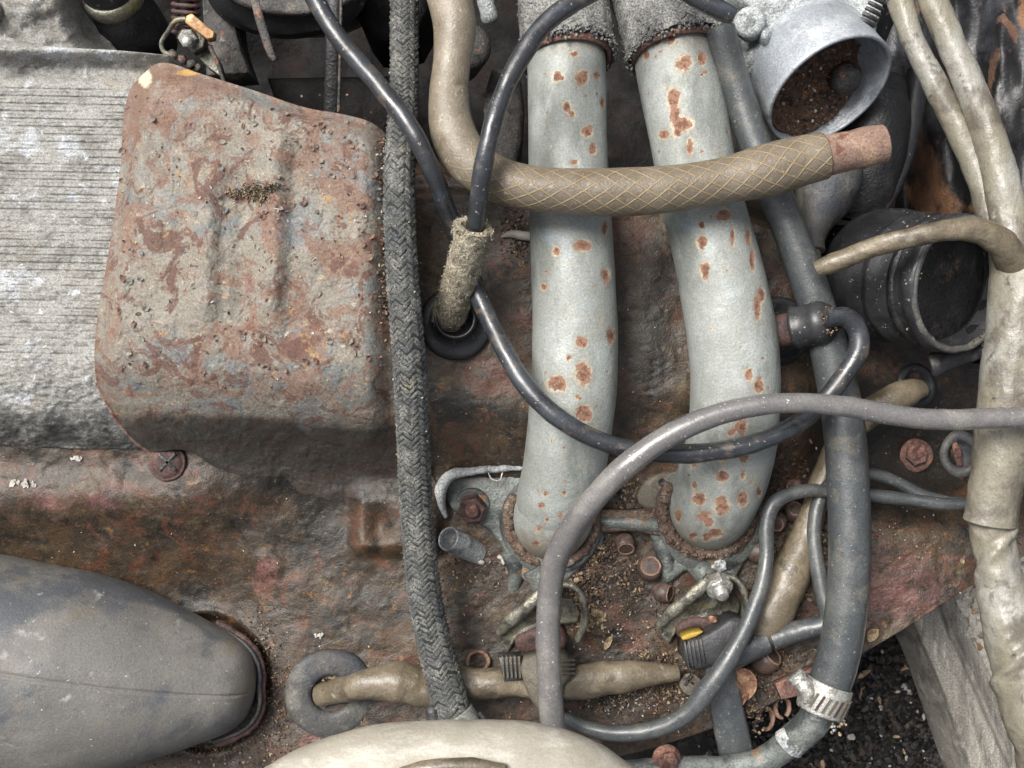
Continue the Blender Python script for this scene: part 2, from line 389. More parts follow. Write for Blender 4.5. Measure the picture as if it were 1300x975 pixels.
M['pipe'] = mat('weathered aluminised steel', (131, 134, 129), [
    ((148, 152, 148), 1.6, .45, .65, dict(d=7, st=(1, .6, 1))),
    ((97, 101, 96), 1.3, .50, .66, dict(d=9, k=.7, st=(1.6, .6, 1))),
    ((141, 156, 168), 1.4, .60, .72, dict(d=6, k=.5)),
    ((148, 137, 111), 1.4, .62, .76, dict(d=6, k=.6)),
    ((112, 109, 96), 9, .64, .74, dict(d=5, k=.5)),
    ((114, 99, 79), 7, .25, .8, dict(attr='stain', nz=.9, k=.65, d=8)),
    ((171, 156, 129), 8, .25, .6, dict(attr='rust', nz=.9, k=.55)),
    ((127, 97, 81), 9, .50, .60, dict(attr='rust', nz=1.5, d=7, rough=.9, metal0=1)),
    ((86, 60, 48), 16, .70, 1.0, dict(attr='rust', nz=2.4, rough=.9, k=.8))], rough=.56, metal=.15, bump=((5, 1.0), (34, .6)), grain=.10, spec=.35)
M['weld'] = mat('rusty weld bead', (93, 78, 66), [((72, 54, 44), 8, .45, .6), ((126, 115, 100), 11, .56, .66), ((115, 115, 108), 3, .6, .7, dict(k=.7))], rough=.85, bump=((14, 3), (40, 1.5)), grain=.3)
M['flange'] = mat('grey cast flange', (100, 104, 100), [((62, 65, 65), 2, .48, .64), ((140, 104, 72), 3.4, .60, .70, dict(k=.8)), ((168, 172, 170), 4, .62, .74, dict(k=.7)), ((40, 38, 36), 5, .62, .7, dict(k=.6))], rough=.5, metal=.3, bump=((7, 2), (25, 1)), grain=.18)
M['clampm'] = mat('oily plated bracket', (120, 118, 106), [((150, 138, 84), 2.2, .56, .68, dict(k=.7)), ((52, 50, 48), 3, .52, .64, dict(k=.8)), ((180, 180, 172), 6, .62, .72, dict(k=.7))], rough=.42, metal=.45, bump=((9, 1.8), (30, .8)), grain=.2)
M['rust'] = mat('rusted steel', (94, 70, 62), [((124, 90, 74), 4, .5, .65), ((70, 44, 40), 6, .55, .65), ((160, 130, 110), 9, .64, .72, dict(k=.6))], rough=.85, bump=((8, 2), (30, 1)), grain=.25)
M['rustdark'] = mat('dark rusted steel', (70, 51, 47), [((92, 66, 58), 4, .5, .65), ((46, 34, 34), 5, .52, .66)], rough=.75, bump=((8, 2), (30, 1)), grain=.25)
M['rusttube'] = mat('rusted tube', (114, 92, 80), [((136, 111, 92), 3, .48, .66), ((90, 57, 46), 5, .55, .66), ((164, 153, 135), 4, .62, .74, dict(k=.6))], rough=.8, bump=((8, 1.6), (30, .8)), grain=.2)
M['rubber'] = mat('black rubber', (34, 35, 37), [((56, 56, 57), 2.2, .5, .7, dict(k=.7)), ((150, 142, 128), 22, .665, .70, dict(k=.7, d=3, rough=.8)), ((92, 84, 74), 3, .62, .74, dict(k=.4))], rough=.5, bump=((5, .8), (40, .3)), grain=.12, coat=.08)
M['cable'] = mat('black cable sheath', (38, 40, 43), [((56, 60, 65), 2.0, .45, .68, dict(k=.8)), ((170, 160, 140), 20, .665, .70, dict(k=.55, d=3, rough=.8)), ((92, 80, 68), 3, .54, .66, dict(k=.6, rough=.6, d=8))], rough=.3, bump=((4, .8), (40, .3)), grain=.12, coat=.25)
M['hose'] = mat('grey weathered rubber hose', (60, 63, 64), [((80, 82, 80), 1.2, .45, .68), ((50, 54, 58), 2.2, .55, .7, dict(k=.7)), ((160, 156, 146), 26, .665, .70, dict(k=.6, d=3)), ((104, 98, 86), 3, .56, .68, dict(k=.5, d=8))], rough=.4, bump=((4, .8), (40, .4)), grain=.16, coat=.25)
M['greyhose'] = mat('shiny grey vinyl hose', (92, 90, 89), [((114, 111, 107), 1.6, .45, .68), ((210, 208, 204), 24, .665, .70, dict(k=.6, d=3, rough=.8)), ((120, 112, 96), 3.5, .62, .74, dict(k=.5))], rough=.25, bump=((3, .8), (40, .35)), grain=.1, coat=.25)
M['boot'] = mat('dusty grey rubber boot', (94, 92, 88), [((112, 109, 103), 1.1, .42, .66, dict(d=8)), ((60, 66, 74), .9, .50, .62, dict(d=8, k=.7, rough=.35)), ((112, 98, 76), .9, .60, .74, dict(k=.6)), ((160, 160, 156), 2.6, .62, .72, dict(d=9, k=.6)), ((196, 194, 188), 20, .69, .73, dict(d=3, k=.7)), ((62, 64, 70), 3, .62, .7, dict(k=.5))], rough=.6, bump=((3, 1.2), (26, .6), (60, .4)), grain=.09)
M['dustyrubber'] = mat('dusty dark rubber', (66, 65, 63), [((92, 90, 84), 2.4, .48, .62, dict(d=9, r=.7)), ((46, 50, 58), 1.8, .54, .64, dict(k=.8)), ((128, 122, 110), 9, .62, .68, dict(d=6, k=.6))], rough=.6, bump=((6, 1.4), (30, .8)), grain=.16)
M['tape'] = mat('weathered cream loom tape', (113, 108, 94), [((128, 126, 118), 1.6, .45, .64, dict(st=(1, .5, 1))), ((86, 80, 71), 1.6, .53, .64, dict(d=8, k=.85)), ((71, 68, 65), 2.6, .58, .66, dict(d=9, k=.75, dist=1)), ((166, 165, 159), 3, .64, .74, dict(k=.7, d=8)), ((42, 39, 36), 7, .64, .70, dict(k=.7, d=6))], rough=.42, bump=((2.4, 2.5, (1.6, .6, 1)), (9, .9), (40, .3)), grain=.1, coat=.08)
M['tantape'] = mat('brown dusty loom tape', (91, 82, 67), [((112, 102, 84), 1.8, .46, .66), ((63, 55, 45), 2.6, .55, .68, dict(k=.8)), ((158, 154, 139), 4, .64, .74, dict(k=.6)), ((52, 46, 40), 7, .64, .7, dict(k=.6))], rough=.4, bump=((3, 2), (12, .9), (40, .5)), grain=.13, coat=.2)
M['cream'] = mat('cream plastic', (139, 134, 122), [((130, 119, 98), 1.2, .48, .7, dict(st=(.5, 1.6, 1), k=.8)), ((158, 154, 144), 2.4, .5, .66, dict(st=(.5, 2, 1))), ((130, 109, 81), 2.0, .62, .76, dict(k=.7))], rough=.5, bump=((3, 2, (.5, 1.5, 1)), (20, .6)), grain=.06)
M['core'] = mat('dark braid gaps', (30, 31, 32), [], rough=.9)
M['braid'] = mat('grey braided cloth', (70, 71, 69), [((102, 102, 96), 5, .46, .62, dict(k=.8)), ((58, 62, 66), 2, .52, .7, dict(k=.7)), ((140, 128, 104), 3, .62, .74, dict(k=.6)), ((170, 156, 130), 24, .66, .72, dict(k=.6, d=3))], rough=.85, bump=((60, 1.2, (1, 1, 1)),), grain=.4)
M['sleeve'] = mat('grey woven glass sleeve', (116, 116, 112), [((79, 79, 79), 3, .46, .64, dict(k=.8)), ((162, 159, 151), 4, .58, .7, dict(k=.8)), ((129, 112, 86), 2, .62, .74, dict(k=.6))], rough=.9, bump=((45, 1.6),), grain=.4)
M['felt'] = mat('dusty felt sleeve', (134, 126, 108), [((166, 158, 138), 6, .46, .62), ((92, 86, 74), 8, .54, .66, dict(k=.8)), ((150, 100, 70), 9, .68, .74, dict(k=.6))], rough=.95, bump=((18, 3), (60, 1.8)), grain=.35)
M['alu'] = mat('machined aluminium', (150, 155, 160), [((178, 182, 184), 2.2, .48, .64, dict(d=8)), ((104, 110, 120), 2.6, .55, .68, dict(d=8, k=.7)), ((206, 206, 202), 6, .62, .72, dict(k=.6, d=7))], rough=.48, metal=.35, bump=((6, 1), (30, .8)), grain=.12)
M['alugrit'] = mat('rough cast aluminium', (148, 152, 152), [((178, 180, 178), 3, .48, .62, dict(d=8)), ((96, 98, 98), 4, .56, .66, dict(d=8, k=.8)), ((70, 62, 54), 3, .64, .74, dict(k=.7))], rough=.6, metal=.2, bump=((8, 2), (35, 2)), grain=.25)
M['blackmetal'] = mat('greasy black metal', (26, 26, 27), [((48, 46, 46), 2.5, .5, .68), ((84, 66, 50), 3.5, .64, .74, dict(k=.6)), ((110, 112, 112), 9, .68, .73, dict(k=.5))], rough=.42, bump=((6, 2), (25, 1.2)), grain=.2)
M['dirtyblack'] = mat('dusty dark metal', (60, 58, 56), [((86, 80, 74), 3, .48, .64), ((130, 84, 60), 6, .6, .68, dict(k=.7)), ((30, 30, 30), 3, .56, .68), ((140, 138, 132), 9, .64, .7, dict(k=.6))], rough=.6, bump=((8, 2), (30, 1.5)), grain=.3)
M['wing'] = mat('black painted inner wing', (20, 20, 22), [((44, 46, 50), 1.6, .48, .66, dict(d=8)), ((88, 64, 50), 1.2, .60, .66, dict(d=9, k=.85, st=(1.4, .6, 1), rough=.85)), ((118, 92, 72), 5, .64, .72, dict(d=8, k=.5)), ((60, 63, 68), 2.2, .66, .76, dict(k=.5)), ((122, 88, 62), 2.4, .35, .7, dict(attr='rust', nz=1.3, rough=.85, k=.9))], rough=.45, bump=((4, 1.5), (18, .8)), grain=.2)
M['deep'] = mat('grimy engine bay floor', (12, 11, 11), [((24, 17, 15), 1.4, .5, .66), ((26, 26, 27), 3, .64, .74, dict(k=.6))], rough=.8, spec=.25, bump=((4, 4), (18, 2)), grain=.25)  # near black base stands in for occlusion in the deep gaps
M['steel'] = mat('dull zinc plated steel', (158, 158, 152), [((116, 114, 108), 5, .48, .62), ((206, 204, 196), 7, .60, .70), ((96, 74, 56), 6, .64, .72, dict(k=.7))], rough=.42, metal=.5, bump=((10, 1.2), (35, .8)), grain=.2)
M['brass'] = mat('brown dusty plate', (160, 122, 82), [((196, 160, 116), 4, .5, .66), ((104, 76, 52), 5, .56, .68, dict(k=.8))], rough=.6, bump=((10, 1.5),), grain=.15)
M['connector'] = mat('black plastic', (44, 44, 46), [((82, 80, 76), 4, .5, .68, dict(k=.8)), ((130, 124, 112), 18, .68, .74, dict(k=.6, d=3))], rough=.5, bump=((8, 1), (40, .5)), grain=.15)
M['greyplastic'] = mat('dusty grey plastic', (83, 78, 67), [((105, 97, 83), 3, .46, .64), ((56, 51, 44), 4, .56, .68, dict(k=.7))], rough=.7, bump=((8, 1), (40, .6)), grain=.15)
M['yellow'] = mat('yellow band', (150, 124, 44), [((96, 80, 44), 6, .56, .68, dict(k=.8))], rough=.55, grain=.1)
M['bluegrey'] = mat('white wire sheath', (196, 198, 196), [((140, 136, 124), 5, .5, .66, dict(k=.7))], rough=.4, grain=.08)
M['nut'] = mat('brown nut shell', (72, 59, 52), [((96, 82, 74), 4, .46, .66), ((53, 40, 36), 5, .56, .7, dict(k=.8)), ((163, 142, 123), 5, .64, .74, dict(k=.5))], rough=.42, bump=((10, 1, (0, 0, 0)),), grain=.14)
M['nutcut'] = mat('tan broken shell edge', (124, 98, 82), [((96, 70, 58), 6, .5, .64)], rough=.7, grain=.2)
M['leaf'] = mat('dead brown leaf', (116, 86, 68), [((148, 118, 92), 5, .48, .64), ((92, 58, 42), 6, .56, .68)], rough=.75, bump=((10, 2.5),), grain=.2)
M['lit1'] = mat('pale plant litter', (142, 124, 98), [((98, 80, 62), 12, .5, .62)], rough=.85, grain=.2)
M['lit2'] = mat('brown plant litter', (88, 70, 56), [((62, 52, 42), 10, .5, .62)], rough=.85, grain=.2)
M['soil2'] = mat('black soil crumbs', (30, 28, 27), [((48, 44, 41), 10, .5, .62)], rough=.7, grain=.2)
M['lit3'] = mat('dark soil crumbs', (46, 38, 34), [((72, 58, 48), 10, .5, .62)], rough=.9, grain=.2)
M['lit4'] = mat('grey white crumbs', (158, 155, 148), [], rough=.8, grain=.1)
M['lit5'] = mat('rust flakes', (96, 68, 58), [((124, 92, 76), 9, .5, .62)], rough=.85, grain=.2)
M['soil'] = mat('black damp soil', (22, 21, 21), [((44, 40, 38), 3, .5, .64), ((20, 20, 22), 2, .5, .64)], rough=.7, bump=((6, 8), (20, 4)), grain=.35)
M['gravel'] = mat('pale gravel', (226, 220, 206), [((238, 234, 226), 5, .5, .64), ((190, 170, 146), 4, .6, .72)], rough=.85, bump=((8, 6), (25, 3)), grain=.15)
M['wood'] = mat('weathered grey timber', (138, 134, 125), [((107, 103, 96), 2, .46, .62, dict(st=(3, .5, 1), d=8)), ((174, 170, 158), 3, .56, .68, dict(st=(3, .6, 1), d=8)), ((78, 73, 68), 2.4, .6, .7, dict(d=8, k=.7))], rough=.85, bump=((5, 4, (2.5, .5, 1)), (22, 2)), grain=.25)
# tan reinforced hose: diagonal thread lines under the clear skin, laid out along the tube's own length
def mesh_hose():
    mat('thread reinforced tan hose', (108, 100, 86), [((127, 118, 103), 1.6, .46, .66), ((84, 71, 54), 2.4, .54, .7, dict(k=.7)), ((160, 153, 135), 16, .60, .68, dict(k=.7, d=4))], rough=.42, bump=((5, 1), (40, .6)), grain=.1)
    m = mat.last; sp = m.N.new('ShaderNodeSeparateXYZ'); m.l(m.uvo, sp.inputs[0]); tot = None
    wob = m.math('MULTIPLY', m.math('SUBTRACT', m.noise(2, 3), .5), .35)
    for sg in (1, -1):
        a = m.math('ADD', m.math('ADD', m.math('MULTIPLY', sp.outputs[0], 10*sg), m.math('MULTIPLY', sp.outputs[1], 4.4)), wob)
        f = m.math('ABSOLUTE', m.math('SUBTRACT', m.math('FRACT', a), .5)); g = m.ramp(f, .03, .09, 1, 0)
        tot = g if tot is None else m.math('MAXIMUM', tot, g)
    fade = m.ramp(sp.outputs[1], 2.2, 3.2, .04, .7)
    tot2 = m.math('MULTIPLY', m.math('MULTIPLY', tot, fade), m.ramp(m.noise(3, 4), .25, .5, .45, 1))
    dark = m.mix(m.math('MULTIPLY', fade, .55), m.col, lin((71, 58, 44)))
    c = m.mix(tot2, dark, lin((134, 117, 84))); m.l(c, m.b.inputs['Base Color'])
    bn = m.N.new('ShaderNodeBump'); bn.inputs['Distance'].default_value = .8*S; m.l(tot2, bn.inputs['Height']); m.l(m.nrm, bn.inputs['Normal']); m.l(bn.outputs[0], m.b.inputs['Normal'])
    return m.m
M['tanhose'] = mesh_hose()
# ================================================================ SETTING
# ground far below: one big sheet of dark soil, a pale gravel patch, stones and timber
mb = MB(); V = []; F = []; n = 60
gx = np.sign(np.linspace(-1, 1, n))*np.abs(np.linspace(-1, 1, n))**3*20; GX, GY = np.meshgrid(gx, gx)
GZ = -0.32+fbm(GX*14, GY*14, 0, 3, 3)*.006
mb.add(np.stack([GX, GY, GZ], -1).reshape(-1, 3), [(i*n+j, i*n+j+1, (i+1)*n+j+1, (i+1)*n+j) for i in range(n-1) for j in range(n-1)])
tag(build('ground', mb, M['soil']), kind='structure')
mb = MB()
coons(mb, [(1150, 660), (1330, 600), (1500, 560)], [(1240, 1060), (1360, 1060), (1500, 1060)], [(1150, 660), (1190, 850), (1240, 1060)], [(1500, 560), (1500, 1060)], 90, 120,
      lambda X, Y, U, V: -520+fbm(X*.05, Y*.05, 0, 4, 9)*10, skirt=60)
tag(build('gravel', mb, M['gravel']), kind='structure')
mb = MB()
for i in range(900):
    x, y = random.uniform(1195, 1440), random.uniform(640, 1010); p = W(x, y, -513)
    chunk(mb, p, random.uniform(4, 15), random.choice([0]*9+[1]*3+[2]), (1, .8, .7))
tag(build('gravel_stones', mb, [M['gravel'], M['lit4'], M['brass']], smooth=False), 'loose pale stones lying on the gravel beside the timber beam', 'gravel', kind='stuff')
mb = MB()
for i in range(4200):
    x, y = random.uniform(900, 1200), random.uniform(800, 1010); x = min(x, 1130+(y-735)*.36+random.uniform(-10, 0)); p = W(x, y, -500+random.uniform(-14, 16))
    chunk(mb, p, random.choice([2, 3, 3, 4, 6, 9]), random.choice([0]*22+[1]*3+[2]*3+[3]), (1, .7, .6))
for i in range(60):
    flake(mb, W(random.uniform(960, 1150), random.uniform(830, 1000), -480), random.uniform(6, 16), (random.uniform(-.5, .5), random.uniform(-.5, .5), 1), random.choice([0, 1, 2, 4]), asp=.35)
mats5 = [M['soil2'], M['lit3'], M['deep'], M['lit4'], M['lit1'], M['lit5']]
tag(build('soil_crumbs', mb, mats5, smooth=False), 'dark soil, crumbs and dead leaf bits under the panel edge', 'soil', kind='stuff')
mb = MB()
coons(mb, [(860, 780), (1180, 720)], [(860, 1080), (1290, 1080)], [(860, 780), (860, 1080)], [(1180, 720), (1290, 1080)], 90, 90,
      lambda X, Y, U, V: -520+fbm(X*.03, Y*.03, 0, 5, 19)*16, skirt=180)
tag(build('soil_heap', mb, M['soil']), kind='structure')
# timber beam lying on the ground
mb = MB(); k = K(-520)
coons(mb, [(1136, 735), (1166, 718), (1196, 700)], [(1262, 1080), (1312, 1080), (1366, 1080)], [(1136, 735), (1158, 800), (1182, 855), (1224, 975), (1262, 1080)], [(1196, 700), (1220, 780), (1254, 851), (1300, 945), (1366, 1080)], 40, 120,
      lambda X, Y, U, V: -330-30*ss(.55, .95, U)+fbm(X*.08-Y*.03, Y*.01, 0, 4, 4)*7-26*(1-ss(.0, .12, U))+np.where(np.abs(U-.66) < .03, -9, 0), skirt=120)
tag(build('timber_beam', mb, M['wood']), 'weathered grey timber beam lying on the gravel below the panel', 'beam')

# engine bay floor in the dark behind everything
mb = MB()
coons(mb, [(-250, -250), (1500, -250)], [(-250, 500), (1500, 500)], [(-250, -250), (-250, 500)], [(1500, -250), (1500, 500)], 160, 70,
      lambda X, Y, U, V: -520+fbm(X*.012, Y*.012, 0, 5, 2)*45)
tag(build('engine_bay_floor', mb, M['deep']), kind='structure')

def hpanel(x, y, U=None, V=None):
    x = np.asarray(x, float); y = np.asarray(y, float)
    edge = 690-(x-1060)*.0
    pl = (1-ss(500, 640, y+.05*(x-600)))
    h = 62*pl*(1-ss(690, 800, x)*.42)
    h = h-ss(990, 1110, x)*(1-ss(560, 680, y))*70
    h = h+46*np.exp(-((y-640+.02*x)/46)**2)*(1-ss(230, 420, x))
    h = h-20*ss(690, 760, y)*(1-ss(300, 380, x))
    # drawn cup beneath the rubber boot
    dd = np.sqrt(((x-262)/84)**2+((y-868)/92)**2)
    h = h+5*np.exp(-((dd-1)/.08)**2)-7*(1-ss(.85, 1.0, dd))+3*np.exp(-((dd-.8)/.05)**2)
    # square boss by the braided hose
    bx = ss(438, 462, x)*(1-ss(548, 572, x))*ss(600, 640, y)*(1-ss(690, 712, y)); h = h+24*bx
    h = h-16*np.exp(-(((x-482)/15)**2+((y-668)/22)**2))
    h = h+6*np.exp(-(((x-340)/20)**2+((y-716)/17)**2)**2)
    # raised rim of the right hand corner
    h = h-45*ss(1080, 1250, x)*(1-ss(600, 720, y))
    h = h+7*np.exp(-(((y-(700-(x-1100)*.32))/26)**2))*ss(1060, 1130, x)
    h = h-14*ss(250, 235, y)
    h = h+fbm(x*.012, y*.012, 0, 3, 11)*7+fbm(x*.05, y*.05, 0, 4, 12)*1.2+fbm(x*.16, y*.16, 0, 3, 13)*.4
    f = fbm(x*.06, y*.06, 0, 5, 31); h = h+.9*ss(.12, .2, f)
    return h
top = [(-120, 330), (300, 300), (520, 225), (560, 222), (640, 252), (700, 262), (800, 262), (960, 285), (1030, 320), (1090, 400), (1200, 435), (1420, 440)]
bot = [(-120, 1090), (500, 1090), (640, 990), (800, 958), (905, 925), (962, 903), (975, 896), (1060, 850), (1150, 797), (1243, 738), (1330, 690), (1420, 640)]
mb = MB()
X, Y, Z, nb, nt_ = coons(mb, top, bot, [(-120, 330), (-120, 1090)], [(1420, 440), (1420, 640)], 560, 330, hpanel, skirt=5)
pink = np.exp(-(((X-1110)/130)**2+((Y-750)/70)**2))*.85+np.exp(-(((X-340)/24)**2+((Y-716)/20)**2))*.8+np.exp(-(((X-60)/220)**2+((Y-640)/34)**2))*.55+np.exp(-(((X-400)/160)**2+((Y-955)/40)**2))*.6
pink += np.exp(-(((X-300)/150)**2+((Y-650)/26)**2))*.3+np.exp(-(((X-330)/60)**2+((Y-745)/18)**2))*.4
pink += .35*np.exp(-(((X-630)/60)**2+((Y-330)/90)**2))+.3*np.exp(-(((X-800)/140)**2+((Y-900)/40)**2))
oil = .95*np.exp(-(((X-410)/150)**2+((Y-600)/52)**2))+.8*np.exp(-(((X-415-.4*(Y-680))/38)**2+((Y-680)/44)**2))+.5*np.exp(-(((X-240)/80)**2+((Y-745)/14)**2))+.95*np.exp(-(((X-1140)/120)**2+((Y-570)/90)**2)**2)+.4*np.exp(-(((X-830)/40)**2+((Y-440)/150)**2))+.5*np.exp(-(((X-1040)/60)**2+((Y-450)/160)**2))+.45*np.exp(-(((X-60)/120)**2+((Y-590)/22)**2))+.25*np.exp(-(((X-820)/60)**2+((Y-420)/180)**2))  # oil patches plus painted shade between the pipes and in the right-hand pit
pad = np.zeros(nt_-nb)
panel = tag(build('body_panel', mb, M['panel'], attrs=dict(pink=np.concatenate([pink.ravel(), pad]), oil=np.concatenate([oil.ravel(), pad])), recalc=False), kind='structure')
# vertical face of the panel down into the engine gap
mb = MB()
coons(mb, [(500, 228), (560, 222), (640, 252), (700, 262), (800, 262), (960, 285), (1030, 320), (1090, 400), (1150, 425)], [(520, 190), (580, 185), (650, 210), (700, 215), (800, 215), (960, 240), (1045, 290), (1110, 370), (1160, 400)],
      [(500, 228), (520, 190)], [(1150, 425), (1160, 400)], 120, 24, lambda X, Y, U, V: (hpanel(X, Y)-3)*(1-ss(0, 1, V))-480*ss(0, 1, V)+fbm(X*.03, Y*.06, V*3, 3)*6)
tag(build('panel_drop', mb, M['panel']), kind='structure')
# pressed lap of sheet at the lower corner (turned flange by the nut shell)
t = thing('sheet_flange', 985, 865, 8, 'small rusty sheet corner beside the toothed hose clamp', 'metal flange')
mb = MB(); prism(mb, [(984, 868), (1052, 838), (1062, 850), (1040, 878), (992, 888)], -2, 16, 1.2, amp=2)
build('flange_plate', mb, M['rust'], t)

# ---------------------------------------------------------------- black inner wing at the upper right
def hwing(X, Y, U, V):
    h = -210+250*ss(1090, 1380, X+.12*(Y-200))
    h = h+20*np.sin((X*.9-Y*.35-1000)/38)*ss(1080, 1200, X)*(1-ss(300, 420, Y))
    h = h-34*np.exp(-((X-(1150+.0*Y))/22)**2)*ss(60, 160, Y)*(1-ss(300, 380, Y))
    h = h+30*np.exp(-(((X-1270)/16)**2+((Y-60)/50)**2))+26*np.exp(-(((X-1215)/14)**2+((Y-20)/40)**2))
    h = h+16*np.exp(-((X-(1190+.25*(Y-200)))/14)**2)*ss(100, 180, Y)
    return h+fbm(X*.02, Y*.008, 0, 3, 5)*16+fbm(X*.09, Y*.04, 0, 2, 6)*1.2
mb = MB()
X, Y, Z, nb, nt_ = coons(mb, [(1075, -60), (1440, -60)], [(1085, 455), (1440, 470)], [(1075, -60), (1085, 455)], [(1440, -60), (1440, 470)], 170, 220, hwing)
rust = .62*np.exp(-(((X-1170-.1*(Y-200))/34)**2))*ss(110, 200, Y)+.5*np.exp(-(((X-1240)/50)**2+((Y-260)/34)**2))+.6*np.exp(-(((X-1300)/12)**2+((Y-20)/30)**2))
tag(build('inner_wing', mb, M['wing'], attrs=dict(rust=rust), recalc=False), kind='structure')

# ================================================================ RIBBED CASTING (left)
def hcast(X, Y, U, V):
    h = 118+0*X
    yy = Y-.018*X
    h = h+16*np.exp(-((yy-62)/11)**2)                          # rolled upper lip
    h = h-10*np.exp(-((yy-88)/12)**2)
    ph = (yy-112)/9.6; lp = (ph-np.round(ph))*9.6; line = np.exp(-(lp/1.05)**2)-.25*np.exp(-((lp-2.4)/1.0)**2)
    on = ss(106, 116, yy)*(1-ss(440, 470, yy)); brk = .25+.75*ss(-.35, .1, fbm(X*.02, Y*.05, 0, 3, 40))
    h = h-2.3*line*on*brk
    h = h+0*on
    h = h-80*ss(470, 600, Y)**1.2
    d = (Y-520)-(X-10)*.55; h = h+9*(1-ss(-4, 6, d))*ss(500, 530, Y)*ss(-20, 10, -X+60)
    return h+fbm(X*.03, Y*.05, 0, 4, 8)*3.5+fbm(X*.16, Y*.2, 0, 3, 9)*.9*(1+1.6*ss(380, 480, Y))
t = thing('ribbed_casting', 60, 330, 100, 'grey oxidised aluminium casting with fine horizontal ribs at left', 'engine casting')
mb = MB()
X, Y, Z, nb, nt_ = coons(mb, [(-140, 42), (0, 46), (60, 58), (150, 64), (215, 70)], [(-140, 568), (0, 566), (110, 570), (212, 569)], [(-140, 42), (-140, 568)], [(215, 70), (212, 569)], 150, 620, hcast, skirt=140)
soot = .9*ss(470, 590, Y+.02*X)+.5*np.exp(-((Y-88)/16)**2)*ss(180, 60, X)
build('ribbed_face', mb, M['cast'], t, attrs=dict(soot=np.concatenate([soot.ravel(), np.zeros(nt_-nb)])), recalc=False)
# upper casting, white oxide
t = thing('rough_casting', 60, 20, 60, 'mottled white and brown casting at the top left corner', 'engine casting')
mb = MB()
coons(mb, [(-150, -120), (110, -120)], [(-150, 46), (0, 50), (80, 62), (152, 70)], [(-150, -120), (-150, 46)], [(110, -120), (118, -10), (132, 40), (152, 70)], 90, 80,
      lambda X, Y, U, V: 60+30*np.exp(-(((X-20)/60)**2+((Y-0)/40)**2))-70*ss(.8, 1, U)+fbm(X*.02, Y*.02, 0, 4, 61)*12+fbm(X*.12, Y*.12, 0, 3, 62)*2.2, skirt=160)
build('casting_body', mb, M['cast'], t, attrs=dict(soot=np.zeros(len(np.vstack(mb.v)))), recalc=False)
mb = MB(); lathe(mb, (-8, 18, 70), (0, 0, 1), [(0, 16), (20, 16), (25, 13), (25, 7), (18, 6)], 30); build('bolt_head', mb, M['steel'], t)

# ================================================================ RUSTY HEAT SHIELD
sh_top = [(184, 92), (196, 82), (212, 80), (250, 92), (320, 114), (390, 137), (440, 146), (470, 155), (488, 168), (500, 190)]
sh_left = [(184, 92), (166, 112), (152, 220), (138, 320), (124, 400), (120, 460), (124, 490), (150, 535), (176, 562), (194, 574)]
sh_right = [(500, 190), (502, 300), (503, 400), (506, 500), (530, 570), (570, 640)]
sh_bot = [(194, 574), (236, 572), (290, 606), (350, 634), (420, 650), (500, 648), (570, 640)]
def hshield(X, Y, U, V):
    xl = np.interp(Y, [92, 112, 220, 320, 400, 460, 490, 535, 572, 584], [184, 166, 152, 138, 124, 120, 124, 150, 180, 196])
    yt = np.interp(X, [184, 212, 250, 320, 390, 440, 488, 500], [92, 80, 92, 114, 137, 146, 168, 190])
    dl = np.clip(X-xl, 0, 200); dt = np.clip(Y-yt, 0, 300)
    h = 172+8*np.exp(-(((X-330)/170)**2+((Y-330)/170)**2))
    h = h-26*(1-ss(0, 30, dl))**1.3
    h = h-20*(1-ss(0, 26, dt))**1.5
    h = h-30*ss(455, 505, X)**1.5
    # two pressed swages
    for cx, x0, y0, y1, am in ((262, 36, 215, 420, 10), (348, 36, 165, 430, 11)):
        c = cx+(Y-300)*-.03
        h = h+am*(ss(c-x0, c-2, X)-ss(c, c+26, X))*ss(y0-26, y0+40, Y)*(1-ss(y1-44, y1+20, Y))
    h = h-5*np.exp(-((X-306)/14)**2)*ss(190, 220, Y)*(1-ss(380, 420, Y))
    # rolled lower edge, then the deep slope to the panel
    yb = 492+(X-130)*.045-10*np.exp(-((X-130)/25)**2)
    h = h-14*ss(-60, 10, Y-yb)
    tdown = ss(-26, 118, Y-yb); base = hpanel(X, Y)+2-9*ss(.93, 1, V)
    h2 = h*(1-tdown)+base*tdown
    h2 = h2-10*np.exp(-(((X-400)/120)**2+((Y-575)/40)**2))
    f = fbm(X*.07, Y*.07, 0, 5, 77)
    return h2+fbm(X*.015, Y*.015, 0, 3, 71)*4+fbm(X*.06, Y*.06, 0, 4, 72)*.8+fbm(X*.2, Y*.2, 0, 2, 73)*.3+.8*ss(.16, .2, f)
t = thing('heat_shield', 320, 330, 100, 'large rusty pressed steel heat shield with two raised swages', 'heat shield')
mb = MB()
X, Y, Z, nb, nt_ = coons(mb, sh_top, sh_bot, sh_left, sh_right, 300, 380, hshield, skirt=50)
xl = np.interp(Y, [92, 112, 220, 320, 400, 460, 490, 535, 572, 584], [184, 166, 152, 138, 124, 120, 124, 150, 180, 196])
edge = .72*np.exp(-np.clip(X-xl, 0, 999)/22)+.45*np.exp(-(((X-330)/170)**2+((Y-130)/50)**2))+.55*np.exp(-(((X-440)/70)**2+((Y-190)/50)**2))+.5*np.exp(-(((X-200)/50)**2+((Y-130)/50)**2))+.45*np.exp(-(((X-330)/30)**2+((Y-290)/40)**2))
pale = .85*np.exp(-(((X-184)/13)**2+((Y-100)/17)**2))+.25*np.exp(-(((X-300)/100)**2+((Y-440)/26)**2))
orange = .8*np.exp(-(((X-238)/26)**2+((Y-92)/7)**2))+.5*np.exp(-(((X-150)/12)**2+((Y-390)/36)**2))+.45*np.exp(-(((X-258)/16)**2+((Y-150)/22)**2))
